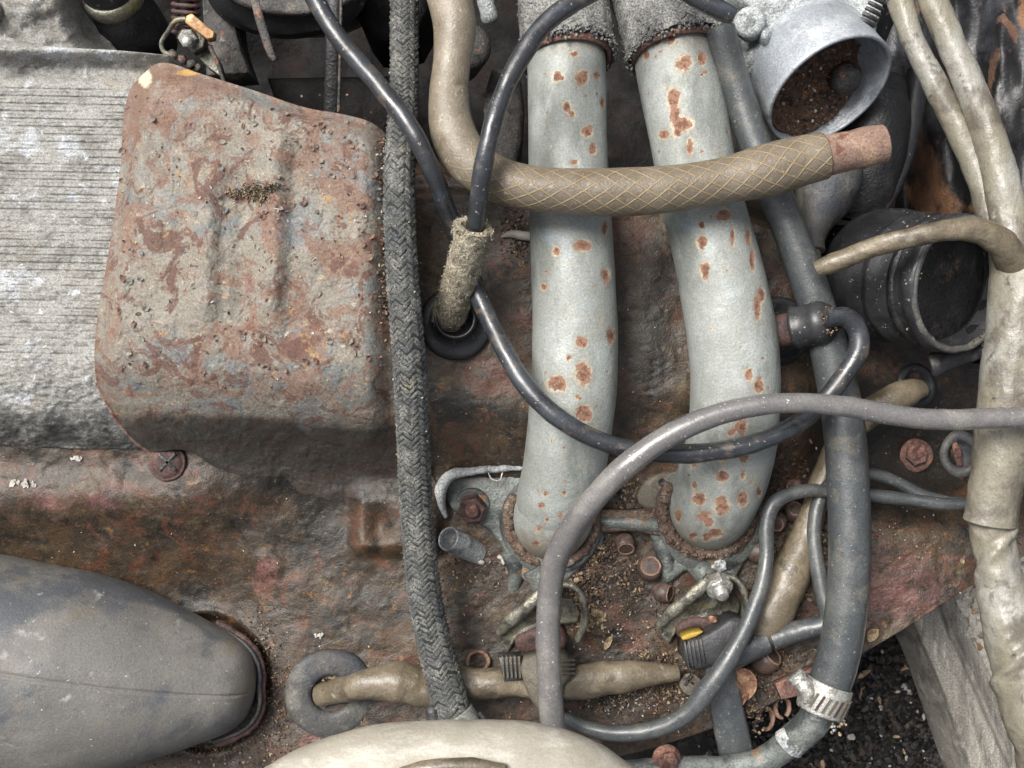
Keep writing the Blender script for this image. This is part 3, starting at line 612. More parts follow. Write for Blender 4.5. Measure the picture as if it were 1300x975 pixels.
soot = 1.1*ss(502, 545, Y-.045*(X-130)+fbm(X*.02, Y*.02, 0, 3)*14)*(1-.15*ss(610, 650, Y))*ss(120, 250, X+.6*(560-Y)+60)+.3*np.exp(-(((X-180)/60)**2+((Y-560)/20)**2))
pad = np.zeros(nt_-nb)
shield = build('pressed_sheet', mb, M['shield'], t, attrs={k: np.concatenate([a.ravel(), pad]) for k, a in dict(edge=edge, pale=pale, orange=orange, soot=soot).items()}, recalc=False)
mb = MB()                                                  # raw folded edge along the lower left
for P in ([(122, 486, 118, 1.6), (140, 520, 104, 2.2), (160, 548, 84, 2.6), (178, 566, 66, 2.4), (192, 574, 54, 1.6)],):
    tube(mb, P, 8, 4, amp=1.2, ns=.15)
build('rusty_lip', mb, M['rusttube'], t)
# hole punched near the braided hose
mb = MB(); lathe(mb, (500, 388, 152), (-.6, 0, 1), [(0, 12), (1.2, 12), (1.2, 9), (-4, 8), (-4, .01)], 20, squash=1.5); build('punched_hole', mb, M['blackmetal'], t)

def hs_at(x, y): return float(hshield(np.array([float(x)]), np.array([float(y)]), 0.0, 0.0)[0])
def hp_at(x, y): return float(hpanel(float(x), float(y)))

# moss clump on the shield
mb = MB()
for cx, cy, sx, sy, m_ in ((322, 243, 20, 8, 300), (345, 237, 10, 4, 80), (300, 245, 10, 4, 70), (330, 252, 8, 6, 90)):
    for i in range(m_):
        x, y = random.gauss(cx, sx*.6), random.gauss(cy, sy*.6); p = W(x, y, hs_at(x, y)+random.uniform(0, 9)*math.exp(-((x-cx)/sx)**2))
        flake(mb, p, random.uniform(1.2, 3.2), (random.uniform(-1, 1), random.uniform(-1, 1), random.uniform(.1, 1)), random.choice([0, 0, 1, 2, 3]), asp=.4, curl=.8)
tag(build('moss_clump', mb, [M['lit1'], M['felt'], M['lit2'], M['lit3']], smooth=False), 'dry brown moss clump sitting on the rusty heat shield', 'moss', kind='stuff')
mb = MB()
def curl(mb, x, y, z, ln, mi=0):
    a = random.uniform(0, 6.28); b = a+random.uniform(-1.4, 1.4)
    tube(mb, [(x, y, z+1, .5), (x+math.cos(a)*ln*.5, y+math.sin(a)*ln*.5, z+2.2, .8), (x+math.cos(b)*ln, y+math.sin(b)*ln, z+1, .4)], 5, 2, mi=mi)
for x, y in ((292, 250), (300, 256), (372, 262), (362, 258), (352, 270), (366, 268), (386, 250), (330, 262), (324, 310), (328, 318), (404, 330)):
    curl(mb, x, y, hs_at(x, y), random.uniform(4, 9), random.choice([0, 1]))
for i in range(260):                                         # loose scale and grit on the shield
    x, y = random.uniform(160, 490), random.uniform(120, 500); flake(mb, W(x, y, hs_at(x, y)+.6), random.uniform(.7, 2.4), (random.uniform(-.4, .4), random.uniform(-.4, .4), 1), random.choice([0, 1, 2, 3, 3, 4, 4]))
for i in range(520):                                         # grit caught along the braided hose
    y = random.uniform(170, 400); x = 492+random.gauss(0, 5)-(y > 340)*2; z = hs_at(min(x, 500), y)+random.uniform(0, 6)
    flake(mb, W(x, y, z), random.uniform(1, 3.4), (random.uniform(-1, 1), random.uniform(-1, 1), .8), random.choice([0, 1, 2, 2, 3, 4]))
tag(build('shield_litter', mb, [M['lit1'], M['lit4'], M['lit2'], M['lit3'], M['lit5']], smooth=False), 'grit, rust scale and plant bits strewn over the heat shield', 'litter', kind='stuff')

# cross headed screw in the panel
t = thing('cross_head_screw', 212, 587, hp_at(212, 587), 'large rusty cross headed screw below the ribbed casting', 'screw')
z = hp_at(212, 587)+6
mb = MB(); lathe(mb, (212, 587, z), (0, 0, 1), [(-6, 24), (0, 24), (2.4, 22), (.4, 20.5), (2.8, 19.5), (5.5, 15), (6.6, 8), (7, .01)], 36, amp=1.4, ns=.08); build('screw_head', mb, M['rustdark'], t)
mb = MB()
for a in (.75, 2.3):
    c, s_ = math.cos(a), math.sin(a); L_, w_ = 15, 2.0
    prism(mb, [(212+c*L_-s_*w_, 587+s_*L_+c*w_), (212+c*L_+s_*w_, 587+s_*L_-c*w_), (212-c*L_+s_*w_, 587-s_*L_-c*w_), (212-c*L_-s_*w_, 587-s_*L_+c*w_)], z+2, z+7.4, .5)
build('cross_slot', mb, M['blackmetal'], t)

# unseen raised edges round the bay, added to block low sky light
for name, x0, x1, y0, y1, zt in (('left_wing_edge', -1150, -880, -900, 1900, 330), ('right_wing_edge', 2150, 2400, -900, 1900, 330), ('front_crossmember', -900, 2150, 1650, 1850, 250), ('rear_bulkhead_edge', -900, 2150, -1050, -820, 330)):
    mb = MB(); c = [(x0, y0), (x1, y0), (x1, y1), (x0, y1)]
    V = [((x-650)*S, (487.5-y)*S, z*S) for z in (-700, zt-14) for x, y in c]+[((x-650)*S*.998, (487.5-y)*S*.998, zt*S) for x, y in c]
    mb.add(V, [(0, 1, 2, 3), (0, 1, 5, 4), (1, 2, 6, 5), (2, 3, 7, 6), (3, 0, 4, 7), (4, 5, 9, 8), (5, 6, 10, 9), (6, 7, 11, 10), (7, 4, 8, 11), (8, 9, 10, 11)])
    tag(build(name, mb, M['wing'], smooth=False), kind='structure')
# ================================================================ EXHAUST DOWNPIPES
def unproj(V):
    z = V[:, 2]/S; k = (D-z)/D; return 650+V[:, 0]/(S*k), 487.5-V[:, 1]/(S*k)
def pipe(name, path, spots, label, seed, sides=120):
    t = thing(name, path[2][0], path[2][1], path[2][2], label, 'exhaust pipe', 'exhaust pipes')
    mb = MB(); tb = tube(mb, path, sides, 3.0, amp=1.2, ns=.02, sd=seed, cap0=None, cap1=None)
    V = tb['V']; px, py = unproj(V); up = np.repeat(tb['C'], sides, 0); front = V[:, 2] > up[:, 2]-.2*np.repeat(tb['R'], sides)
    a = np.zeros(len(V)); st = .7*ss(620, 712, py)*front+.5*ss(60, 10, py-path[1][1]-20)*front
    for s_ in spots+[(path[3][0]+RNG.uniform(-46, 46)+(path[k_][0]-path[3][0]), path[k_][1]+RNG.uniform(-30, 30), RNG.uniform(.8, 2.2)) for k_ in range(2, len(path)-2) for _ in range(5)]:
        x, y, r = s_[:3]; rx, ry = (r, r) if len(s_) == 3 else (r, s_[3])
        dd = ((px-x)/(rx*1.12))**2+((py-y)/(ry*1.12))**2
        a = np.maximum(a, np.exp(-dd*.72)*front)
        st = np.maximum(st, .85*front*np.exp(-((px-x)/(rx*.75+1))**2)*(py > y)*np.exp(-np.clip(py-y, 0, 999)/(ry*2.6+3)))
        st = np.maximum(st, .6*front*np.exp(-dd*.25))
    sc = V/S; nz = fbm(sc[:, 0]*.05, sc[:, 1]*.05, sc[:, 2]*.05, 4, seed+50)
    a = np.maximum(a, .5*ss(.50, .62, nz)*(~front))
    dep = ss(.45, .6, a+.25*fbm(sc[:, 0]*.12, sc[:, 1]*.12, sc[:, 2]*.12, 3, seed+9))*.9
    ax = np.repeat(tb['C'], sides, 0); dn = V-ax; dn /= np.linalg.norm(dn, axis=1)[:, None]
    mb.v[0] = V-dn*(dep*S)[:, None]
    at = np.zeros(mb.n); at[:len(V)] = a; at2 = np.zeros(mb.n); at2[:len(V)] = st
    build('pipe_wall', mb, M['pipe'], t, attrs=dict(rust=at, stain=at2), recalc=False)
    return t, tb
P1 = [(716, -60, 60, 49), (717, 20, 66, 50), (720, 120, 84, 50), (721, 200, 92, 50.5), (724, 280, 98, 52), (728, 360, 100, 53.5), (730, 420, 100, 54), (729, 480, 97, 54.5), (724, 540, 88, 54), (715, 600, 66, 52), (706, 640, 38, 51), (700, 660, 10, 50.5), (698, 664, -20, 50)]
S1 = [(708, 97, 6), (738, 98, 8), (720, 135, 5, 6), (726, 144, 4), (745, 167, 7, 6), (753, 189, 4, 7), (729, 206, 5, 3), (729, 68, 6, 3), (758, 95, 4), (739, 311, 9, 7), (706, 319, 4, 6), (769, 349, 5, 9), (690, 364, 4), (776, 426, 5, 9), (738, 434, 7, 6), (740, 474, 9, 14), (707, 488, 11, 9), (741, 525, 9, 10), (733, 503, 3), (692, 627, 3), (716, 626, 3), (687, 642, 4, 3), (684, 672, 4), (680, 690, 6, 3), (722, 455, 3), (700, 560, 2), (768, 290, 3, 8)]
S1 += [(711, 655, 3), (694, 660, 3), (748, 470, 3), (765, 130, 3, 6)]
p1, tb1 = pipe('exhaust_pipe', P1, S1, 'grey exhaust pipe nearer the braided hose, straight with small rust spots', 1)
P2 = [(838, -60, 50, 52), (850, 20, 60, 53), (862, 90, 76, 53.5), (879, 190, 92, 51), (892, 260, 98, 52), (910, 330, 102, 54), (923, 390, 104, 56), (931, 440, 104, 57), (933, 500, 100, 56.5), (929, 560, 90, 57), (919, 600, 66, 57), (908, 630, 44, 55), (900, 643, 12, 54), (898, 647, -20, 53)]
S2 = [(853, 48, 6, 8), (868, 80, 9), (891, 74, 5, 9), (895, 92, 3), (855, 125, 7, 12), (857, 145, 6, 10), (866, 157, 12, 8), (843, 171, 6, 5), (860, 168, 5), (832, 52, 7, 4), (876, 185, 4, 9), (919, 272, 8, 8), (891, 286, 4, 5), (891, 307, 6, 8), (895, 343, 5, 10), (962, 390, 4, 16), (967, 375, 4, 10), (951, 475, 4, 8), (963, 490, 6, 8), (941, 541, 7, 9), (928, 550, 5, 4), (949, 577, 2, 6), (943, 580, 6, 8), (920, 580, 7), (917, 605, 7, 7), (943, 604, 3, 5), (888, 633, 8), (916, 642, 9, 10), (943, 633, 6, 9), (894, 655, 8, 5), (900, 664, 6, 5), (908, 677, 9, 6), (897, 682, 5), (879, 680, 5, 4), (861, 655, 4, 8), (881, 616, 3, 5), (880, 590, 3, 5), (964, 625, 3, 6), (820, 70, 4, 6), (950, 300, 3, 10), (955, 330, 3, 14), (930, 300, 2, 12)]
p2, tb2 = pipe('exhaust_pipe', P2, S2, 'grey exhaust pipe nearer the black intake hose, bent, with larger rust patches', 2)
def weld(parent, c, rx, ry, z0, z1, r, a0, a1):
    mb = MB(); pts = []
    for a in np.linspace(a0, a1, 60):
        x = c[0]+rx*math.cos(a); y = c[1]+ry*math.sin(a); pts.append((x, y, z0+(z1-z0)*(1-math.sin(a))/2, r*(1+.07*math.sin(a*19)+.07*math.sin(a*41))))
    tube(mb, pts, 16, 1.8, amp=3.4, ns=.16); build('weld_bead', mb, M['weld'], parent)
#weld(p1, 54, 46, -4, 34, 6.2, -.25, 3.5)
#weld(p2, 58, 43, -4, 34, 7.5, -.35, 3.9)

# woven sleeves over the tops of the pipes
for (tb, path, r_, lab, seed) in ((tb1, [(716, -60, 60, 57), (716, 10, 64, 57.5), (719, 46, 72, 58), (721, 70, 78, 60)], 0, 'frayed grey woven sleeve around the top of the straighter exhaust pipe', 5), (tb2, [(826, -60, 56, 64), (842, 0, 62, 63), (850, 32, 70, 62), (858, 62, 76, 62)], 0, 'frayed grey woven sleeve around the top of the bent exhaust pipe', 6)):
    t = thing('woven_sleeve', path[1][0], path[1][1], path[1][2], lab, 'heat sleeve', 'woven sleeves on the pipes')
    mb = MB(); q = tube(mb, path, 72, 4, amp=2.5, ns=.05, sd=seed, cap0=None, cap1=None, mod=lambda L, th, LL: 1+.03*np.sin(th*7+L*.05)*ss(LL-30, LL, L)+.02*np.sin(th*13))
    # inner lining turned in at the lower end
    build('sleeve_cloth', mb, M['sleeve'], t)
    mb = MB(); braid(mb, q, col=11, pick=8, raise_=1.3, rnd=.12, slope=.7); tag(build('weave', mb, M['sleeve'], t), kind='stuff')
    mb = MB(); fuzz(mb, q, 260, 7, wd=.5); fuzz(mb, q, 900, 9, t0=q['L'][-1]-14, wd=.7)
    C, N, B, T, R = [q[k][-1] for k in 'CNBTR']
    for i in range(420):
        th = random.uniform(0, 6.28); p = C+(N*math.cos(th)+B*math.sin(th))*R*random.uniform(.95, 1.06)+T*random.gauss(0, 4)*S; chunk(mb, p, random.uniform(1.2, 2.8))
    tag(build('frayed_edge', mb, M['sleeve'], t), kind='stuff')
    mb = MB(); tube(mb, [(path[-2][0], path[-2][1], path[-2][2], path[-1][3]-4.5), (path[-1][0], path[-1][1]+6, path[-1][2]+2, path[-1][3]-5)], 60, 3, cap0=None, cap1='open', wall=.90, depth=.3, amp=1.5); build('lining', mb, M['rust'], t)

# ================================================================ BRAIDED HOSE
BH = [(515, -50, 120, 17), (513, 30, 124, 17), (513, 100, 136, 17), (511, 150, 156, 18), (507, 210, 176, 18.5), (507, 260, 180, 19), (509, 320, 178, 19), (513, 380, 176, 19.5), (519, 450, 170, 20), (523, 520, 152, 20), (526, 590, 126, 20), (529, 650, 104, 20), (534, 710, 90, 20), (540, 760, 82, 20.5), (551, 815, 76, 21), (563, 860, 74, 22), (572, 895, 74, 23), (577, 914, 74, 23)]
t = thing('braided_hose', 520, 450, 150, 'long grey hose covered in braided cloth hanging past the heat shield', 'braided hose')
mb = MB(); q = tube(mb, BH, 40, 4, amp=.8, ns=.05); build('hose_core', mb, M['core'], t)
mb = MB(); braid(mb, q, col=10, pick=6.5, raise_=2.0, rnd=.24, slope=.72); bs = tag(build('braid_strands', mb, M['braid'], t), kind='stuff')
mb = MB(); fuzz(mb, q, 1000, 4, wd=.22); tag(build('loose_fibres', mb, M['sleeve'], bs), kind='stuff')
mb = MB()
for i in range(170):
    k_ = random.randrange(len(q['C'])); th = random.uniform(-1.9, 1.9); p = q['C'][k_]+(q['N'][k_]*math.cos(th)+q['B'][k_]*math.sin(th))*(q['R'][k_]+1*S)
    if q['L'][k_] > 520 and random.random() < .7: continue
    flake(mb, p, random.uniform(.8, 2.2), (random.uniform(-1, 1), random.uniform(-1, 1), 1), random.choice([0, 1, 2]))
tag(build('caught_grit', mb, [M['lit1'], M['lit4'], M['lit2']], t, smooth=False), kind='stuff')
mb = MB(); tube(mb, [(575, 908, 74, 27), (584, 925, 74, 29), (590, 940, 74, 29)], 32, 4, cap0='open', cap1='flat', wall=.88, depth=.4, amp=1); build('metal_ferrule', mb, M['steel'], t)
mb = MB(); tube(mb, [(549, 903, 84, 9), (553, 925, 84, 9)], 16, 4, cap0='round'); tube(mb, [(608, 905, 78, 3), (622, 921, 78, 3)], 8, 3); tube(mb, [(604, 910, 78, 3), (618, 926, 78, 3)], 8, 3); build('clip_tail', mb, M['connector'], t)

# ================================================================ CABLES AND HOSES
def simple(name, path, mt, label, cat, sides=32, step=4, amp=1.5, ns=.035, cap0='flat', cap1='flat', part=None, group=None, mod=None, flat=1.0, sd=0, **kw):
    mb = MB(); q = tube(mb, path, sides, step, amp=amp, ns=ns, cap0=cap0, cap1=cap1, mod=mod, flat=flat, sd=sd, **kw)
    o = build(name, mb, M[mt]); tag(o, label, cat, group); return o, q
simple('black_cable', [(372, -50, 190, 12), (397, -5, 190, 12), (430, 48, 192, 12), (480, 108, 196, 12), (525, 168, 206, 12), (550, 220, 196, 12), (571, 275, 160, 12), (590, 325, 128, 12), (608, 375, 130, 12), (635, 435, 152, 12), (668, 490, 170, 12), (705, 528, 176, 12.2), (755, 557, 176, 12.3), (815, 573, 174, 12.3), (880, 576, 172, 12.3), (945, 566, 172, 12.3), (1000, 545, 166, 12.3), (1040, 515, 150, 12.3), (1070, 478, 150, 12.5), (1090, 445, 152, 13), (1088, 418, 152, 13), (1072, 403, 154, 12.5), (1050, 404, 156, 12)],
       'cable', 'long black cable crossing the braided hose and curling into a rubber cap', 'cable')
simple('black_cable', [(800, -50, 200, 12), (755, -12, 210, 12), (722, 6, 216, 12.5), (690, 32, 222, 12.5), (660, 75, 228, 12.2), (636, 125, 234, 12), (620, 180, 240, 12), (610, 235, 226, 12), (603, 288, 196, 11.5), (596, 320, 170, 11)],
       'cable', 'black cable arching from the top into the felt sleeve', 'cable')
simple('black_cable', [(845, -50, 190, 12), (868, -14, 192, 12), (897, 4, 192, 13), (926, 18, 190, 12), (932, 21, 190, 10)], 'cable', 'short black cable end by the aluminium throttle body, top edge', 'cable')
# felt sleeve and its grommet
t = thing('felt_sleeve', 585, 345, 140, 'short fuzzy tan felt sleeve standing in the black grommet', 'sleeve')
mb = MB(); q = tube(mb, [(601, 288, 196, 24), (597, 305, 186, 22.5), (590, 335, 160, 22), (580, 368, 126, 21.5), (572, 395, 88, 21), (570, 402, 74, 21)], 48, 2.5, amp=2.6, ns=.09, cap0='open', wall=.62, depth=.6, mod=lambda L, th, LL: 1+.05*np.sin(th*5+.5)*ss(14, 0, L)); build('felt_tube', mb, M['felt'], t)
mb = MB(); fuzz(mb, q, 1100, 5, wd=.35); fuzz(mb, q, 500, 9, t1=12, wd=.5)
for i in range(120):
    th = random.uniform(0, 6.28); p = q['C'][1]+(q['N'][1]*math.cos(th)+q['B'][1]*math.sin(th))*q['R'][1]*random.uniform(.72, 1.1)-q['T'][1]*random.uniform(-4, 3)*S; chunk(mb, p, random.uniform(1, 2.6))
tag(build('felt_fuzz', mb, M['felt'], t), kind='stuff')
t = thing('rubber_grommet', 578, 408, 66, 'black rubber grommet holding the felt sleeve', 'grommet')
mb = MB(); lathe(mb, (579, 410, hp_at(578, 408)+2), (.02, -.12, 1), [(-8, 47), (0, 47), (4, 46), (7, 42), (8, 36), (11, 30), (16, 27), (24, 25.5), (32, 26), (35, 25.2), (36, 23.5), (34, 22), (14, 21), (10, .01)], 56, amp=.8, ns=.04); build('grommet_disc', mb, M['rubber'], t)

# tan reinforced hose with rusty tube in its end
def thmod(L, th, LL): return 1+.04*np.sin(L*.03+1)*np.ones_like(th)+.05*ss(LL-120, LL-70, L)*ss(LL-20, LL-60, L)
t = thing('tan_hose', 760, 242, 190, 'tan thread reinforced hose lying across both exhaust pipes', 'hose')
mb = MB(); tube(mb, [(556, -60, 150, 28), (568, -12, 156, 28), (577, 30, 160, 28), (574, 75, 162, 25), (570, 120, 166, 25.5), (573, 160, 172, 27), (590, 198, 178, 28.5), (622, 224, 184, 29), (665, 238, 188, 30), (720, 243, 190, 30), (780, 244, 190, 30), (850, 240, 190, 29.5), (920, 229, 190, 30), (975, 216, 190, 32), (1010, 206, 190, 30.5), (1046, 198, 190, 28)], 56, 4, amp=1.4, ns=.015, cap1='open', wall=.9, depth=.6, mod=thmod)
build('hose_skin', mb, M['tanhose'], t)
mb = MB(); tube(mb, [(1020, 206, 190, 25.5), (1048, 198, 190, 25.5), (1080, 191, 190, 25), (1112, 184, 190, 25), (1122, 182, 190, 24.2)], 44, 3, amp=1.2, ns=.06, cap1='flat'); build('rusty_tube', mb, M['rusttube'], t)

# heavy black hose at the right of the pipes
t = thing('coolant_hose', 1040, 480, 110, 'thick matt black coolant hose running down beside the bent pipe to a clamp', 'hose')
mb = MB(); tube(mb, [(914, 36, 116, 19), (920, 60, 114, 19), (936, 115, 106, 19.5), (952, 165, 104, 20.5), (975, 225, 106, 21), (1000, 285, 106, 21.5), (1022, 345, 104, 22.5), (1040, 400, 102, 23), (1054, 450, 100, 24.5), (1066, 505, 98, 25.5), (1073, 560, 98, 26), (1077, 620, 98, 26.5), (1079, 690, 98, 26.5), (1077, 750, 96, 26.5), (1070, 805, 92, 26.5), (1061, 845, 88, 26.5), (1052, 872, 84, 26.5)], 44, 5, amp=1.0, ns=.02, cap0='flat', cap1='open', wall=.9, depth=.5)
build('hose_body', mb, M['hose'], t)
mb = MB()
for z_, a in ((0, 0), (9, .5)): tube(mb, [(1075-z_*.4, 845+z_, 96, 1.4), (1085, 780, 112, 1.6), (1090, 720, 118, 1.6), (1092, 690, 118, .8)], 6, 4) if a == 0 else None
build('moulding_line', mb, M['hose'], t)
# long grey vinyl hose on top of everything
simple('grey_hose', [(1360, 528, 200, 13.5), (1300, 530, 204, 13.5), (1240, 532, 206, 13.5), (1180, 532, 210, 13.5), (1130, 526, 210, 13.5), (1080, 517, 212, 13.3), (1030, 512, 216, 13), (980, 513, 216, 13.2), (930, 521, 214, 14), (880, 538, 212, 14.5), (835, 562, 208, 15), (795, 592, 202, 15.5), (757, 630, 190, 16), (728, 668, 170, 16.5), (708, 705, 148, 16), (699, 745, 134, 15.5), (696, 795, 128, 15.8), (697, 850, 126, 16.2), (700, 900, 126, 16), (706, 960, 120, 15)],
       'greyhose', 'smooth grey vinyl hose sweeping over both pipes towards the lower edge', 'hose', step=4, amp=1.2, mod=lambda L, th, LL: 1+.06*np.exp(-((L-LL*.66)/16)**2)*np.cos(th*3))
# thin grey tubes at the right
simple('thin_tube', [(1232, 640, 60, 8), (1200, 640, 58, 8.5), (1160, 635, 54, 8.5), (1110, 629, 52, 8.5), (1060, 624, 52, 8.5), (1010, 625, 56, 9), (982, 640, 60, 9), (973, 668, 62, 9), (973, 705, 66, 9), (966, 745, 72, 9.5), (950, 790, 82, 11), (928, 832, 90, 12), (902, 870, 88, 12.5), (872, 906, 80, 12), (830, 926, 70, 10.5), (785, 931, 62, 10), (745, 924, 56, 9.5), (700, 902, 52, 9)], 'hose', 'slim grey tube looping from the cream loom down and round to the lower middle', 'tube', step=4)
simple('thin_tube', [(1232, 638, 56, 6), (1205, 636, 50, 7), (1170, 628, 44, 8), (1135, 610, 40, 8), (1105, 602, 40, 8), (1070, 604, 40, 8), (1048, 620, 40, 8.5), (1036, 650, 40, 9), (1034, 690, 44, 9), (1040, 730, 48, 10), (1050, 775, 54, 11), (1050, 800, 56, 10)], 'hose', 'thin grey tube passing behind the thick coolant hose and turning down', 'tube', step=4)
# brown taped cable behind
simple('taped_cable', [(1172, 493, 6, 12), (1150, 500, 10, 17), (1110, 520, 14, 18), (1080, 545, 16, 17), (1052, 590, 16, 16), (1036, 640, 18, 16), (1018, 690, 24, 20), (1000, 735, 30, 26), (978, 780, 34, 28), (962, 810, 30, 24)], 'tantape', 'brown taped cable running diagonally behind the thick coolant hose', 'cable', amp=3, ns=.04, step=4)
t = thing('rubber_grommet', 1166, 492, 0, 'dark grommet where the brown taped cable leaves the panel', 'grommet')
mb = MB(); lathe(mb, (1162, 490, hp_at(1162, 490)+6), (.3, -.2, 1), [(-8, 30), (4, 29), (8, 24), (6, 19), (-6, 18), (-8, .01)], 36, amp=.8); build('grommet_ring', mb, M['rubber'], t)

# ================================================================ CREAM WIRING LOOM (right)
def wrapmod(p, a):
    return lambda L, th, LL: 1+a*np.maximum(0, np.sin((L/p)*2*math.pi-th))**10-a*.6*np.maximum(0, np.sin((L/p)*2*math.pi-th+.5))**10
def crump(a, sd): return lambda L, th, LL: 1+a*fbm(np.cos(th)*1.1+L*.013, np.sin(th)*1.1+5, L*.034, 4, sd)
def both(*f):
    def g(L, th, LL):
        r = 1.0
        for q in f: r = r*q(L, th, LL)
        return r
    return g
t = thing('wiring_loom', 1270, 450, 150, 'thick cream taped wiring loom running down the right edge', 'wiring loom')
mb = MB(); tube(mb, [(1128, -50, 96, 15), (1143, 0, 100, 16), (1158, 50, 104, 15), (1184, 100, 108, 15.5), (1212, 155, 112, 16), (1236, 205, 116, 16.5), (1252, 255, 120, 17), (1266, 310, 126, 18)], 36, 3, amp=1.4, ns=.05, mod=crump(.10, 3)); build('left_branch', mb, M['tape'], t)
mb = MB(); tube(mb, [(1166, -50, 112, 16), (1184, 0, 118, 17), (1207, 55, 122, 18), (1232, 110, 128, 19), (1252, 165, 132, 20), (1268, 220, 134, 22), (1280, 275, 136, 25), (1286, 330, 138, 28), (1288, 360, 138, 30)], 40, 3, amp=1.4, ns=.05, mod=crump(.10, 4)); build('right_branch', mb, M['tape'], t)
mb = MB(); tube(mb, [(1294, 336, 140, 36), (1292, 400, 142, 37), (1286, 460, 142, 37), (1278, 520, 140, 36), (1270, 580, 138, 34), (1262, 630, 134, 32), (1257, 662, 130, 31)], 56, 3, amp=1.6, ns=.04, cap0='open', cap1='open', wall=.9, depth=.6, mod=both(crump(.04, 5), lambda L, th, LL: 1+.05*ss(LL-12, LL, L)+.0*th)); build('tape_sleeve', mb, M['tape'], t)
mb = MB(); tube(mb, [(1259, 655, 128, 28), (1262, 690, 128, 27), (1268, 730, 130, 27), (1278, 775, 134, 32), (1292, 830, 140, 36), (1310, 890, 146, 38), (1335, 980, 150, 40)], 60, 2.5, amp=2, ns=.06, mod=both(crump(.16, 7), wrapmod(120, .14))); build('lower_wrap', mb, M['tape'], t)
simple('taped_wire', [(1036, 342, 150, 9), (1050, 336, 154, 12), (1085, 324, 166, 12.5), (1125, 309, 184, 13), (1165, 300, 196, 12.5), (1205, 292, 196, 13), (1240, 292, 190, 17), (1264, 303, 180, 19), (1280, 322, 164, 20), (1290, 345, 150, 20)], 'tantape', 'tan taped wire crossing in front of the black intake hose', 'wire', amp=1.6, ns=.06, step=3, mod=crump(.16, 9))
tag(bpy.data.objects['taped_wire'], cat='wire')

# ================================================================ BLACK INTAKE HOSE (open end)
t = thing('intake_hose', 1160, 350, 60, 'large black rubber intake hose with its open mouth facing out', 'intake hose')
mb = MB(); ax = (56, 22, 114)
def ripple(th, t_): return 1+.012*np.sin(th*5+t_*.05)+.008*np.sin(th*11)
lathe(mb, (1122, 350, 10), ax, [(-60, 32.1), (-50, 62.1), (-30, 74.9), (-6, 82.4), (14, 84.5), (30, 83.5), (40, 78.1), (46, 78.1), (52, 83.5), (58, 83.5), (64, 78.1), (100, 77.0), (108, 78.1), (112, 81.9), (118, 82.9), (124, 81.9), (128, 80.2), (129, 77.0), (126, 72.8), (112, 69.0), (100, 67.9)], 72, amp=1.6, ns=.03, star=ripple, ends=False)
build('hose_bellows', mb, M['rubber'], t)
mb = MB(); lathe(mb, (1122, 350, 10), ax, [(113, 69.2), (102, 68.2), (40, 66.3), (-20, 62.1), (-90, 60), (-150, 54), (-152, .01)], 60, amp=1.5, ends=False); build('inner_wall', mb, M['deep'], t)  # dark lining puts the shade of the mouth into its colour
mb = MB(); lathe(mb, (1122, 350, 10), ax, [(126, 80.5), (129.5, 80), (131, 77.5), (130, 74.5), (126, 72.5), (124, 73)], 72, amp=1.8, ns=.08, ends=False); build('worn_rim', mb, M['dustyrubber'], t)
mb = MB(); lathe(mb, (1122, 350, 10), ax, [(84, 77), (86, 80), (94, 80), (96, 77)], 64, amp=.6); build('band', mb, M['blackmetal'], t)
mb = MB(); c0 = np.array(W(1122, 350, 10)); A = np.array([56, -22, 114.]); A /= np.linalg.norm(A); u = np.cross(A, [0, 1, 0]); u /= np.linalg.norm(u); v = np.cross(A, u)
for i in range(260):
    a = random.uniform(0, 6.28); tt = random.choice([random.uniform(60, 112), random.uniform(118, 129)]); r = 77 if tt < 112 else 75
    if tt > 118: r = random.uniform(69, 80)
    p = c0+A*tt*S+(u*math.cos(a)+v*math.sin(a))*r*S; chunk(mb, p, random.uniform(.7, 1.8), random.choice([1, 1, 2, 3, 3]), (1.2, 1, .5))
tag(build('crusted_dirt', mb, [M['lit4'], M['lit1'], M['lit3'], M['rubber']], t, smooth=False), kind='stuff')
# small black bulb boot and rusty stub with rubber cap
t = thing('bulb_boot', 1042, 262, 20, 'dark grey rubber bulb behind the rusty tube end', 'rubber boot')
mb = MB(); tube(mb, [(1062, 190, -4, 30), (1054, 222, 2, 40), (1044, 256, 10, 35), (1036, 286, 26, 19), (1034, 306, 40, 13), (1034, 318, 44, 14)], 32, 4, amp=1.2, ns=.04); build('bulb', mb, M['dustyrubber'], t)
mb = MB(); tube(mb, [(1034, 312, 44, 8), (1035, 330, 46, 8)], 16, 4); build('spigot', mb, M['tantape'], t)
t = thing('cable_boot', 1040, 411, 130, 'black rubber cap on a rusty stub where the cable ends', 'rubber cap')
mb = MB(); lathe(mb, (985, 421, 96), (60, -11, 18), [(0, 20), (2, 21), (34, 21)], 32, amp=1); build('rusty_stub', mb, M['rustdark'], t)
mb = MB(); lathe(mb, (1008, 417, 106), (46, -10, 28), [(0, 26), (1, 28), (6, 28), (8, 26.5), (26, 27), (29, 29), (36, 28.5), (42, 26), (50, 20), (54, 13), (60, 12), (62, .01)], 40, amp=.8); build('cap_body', mb, M['rubber'], t)
mb = MB()
for i in range(60):
    a = random.uniform(0, 6.28); r = random.uniform(10, 19); chunk(mb, W(1054+math.cos(a)*r*.7, 407+math.sin(a)*r, 150+random.uniform(-6, 4)), random.uniform(.8, 2), random.choice([0, 1]))
tag(build('dirt_specks', mb, [M['lit1'], M['lit2']], t, smooth=False), kind='stuff')
t = thing('grommet_ring', 985, 418, 40, 'black ring around the rusty stub on the panel', 'grommet')
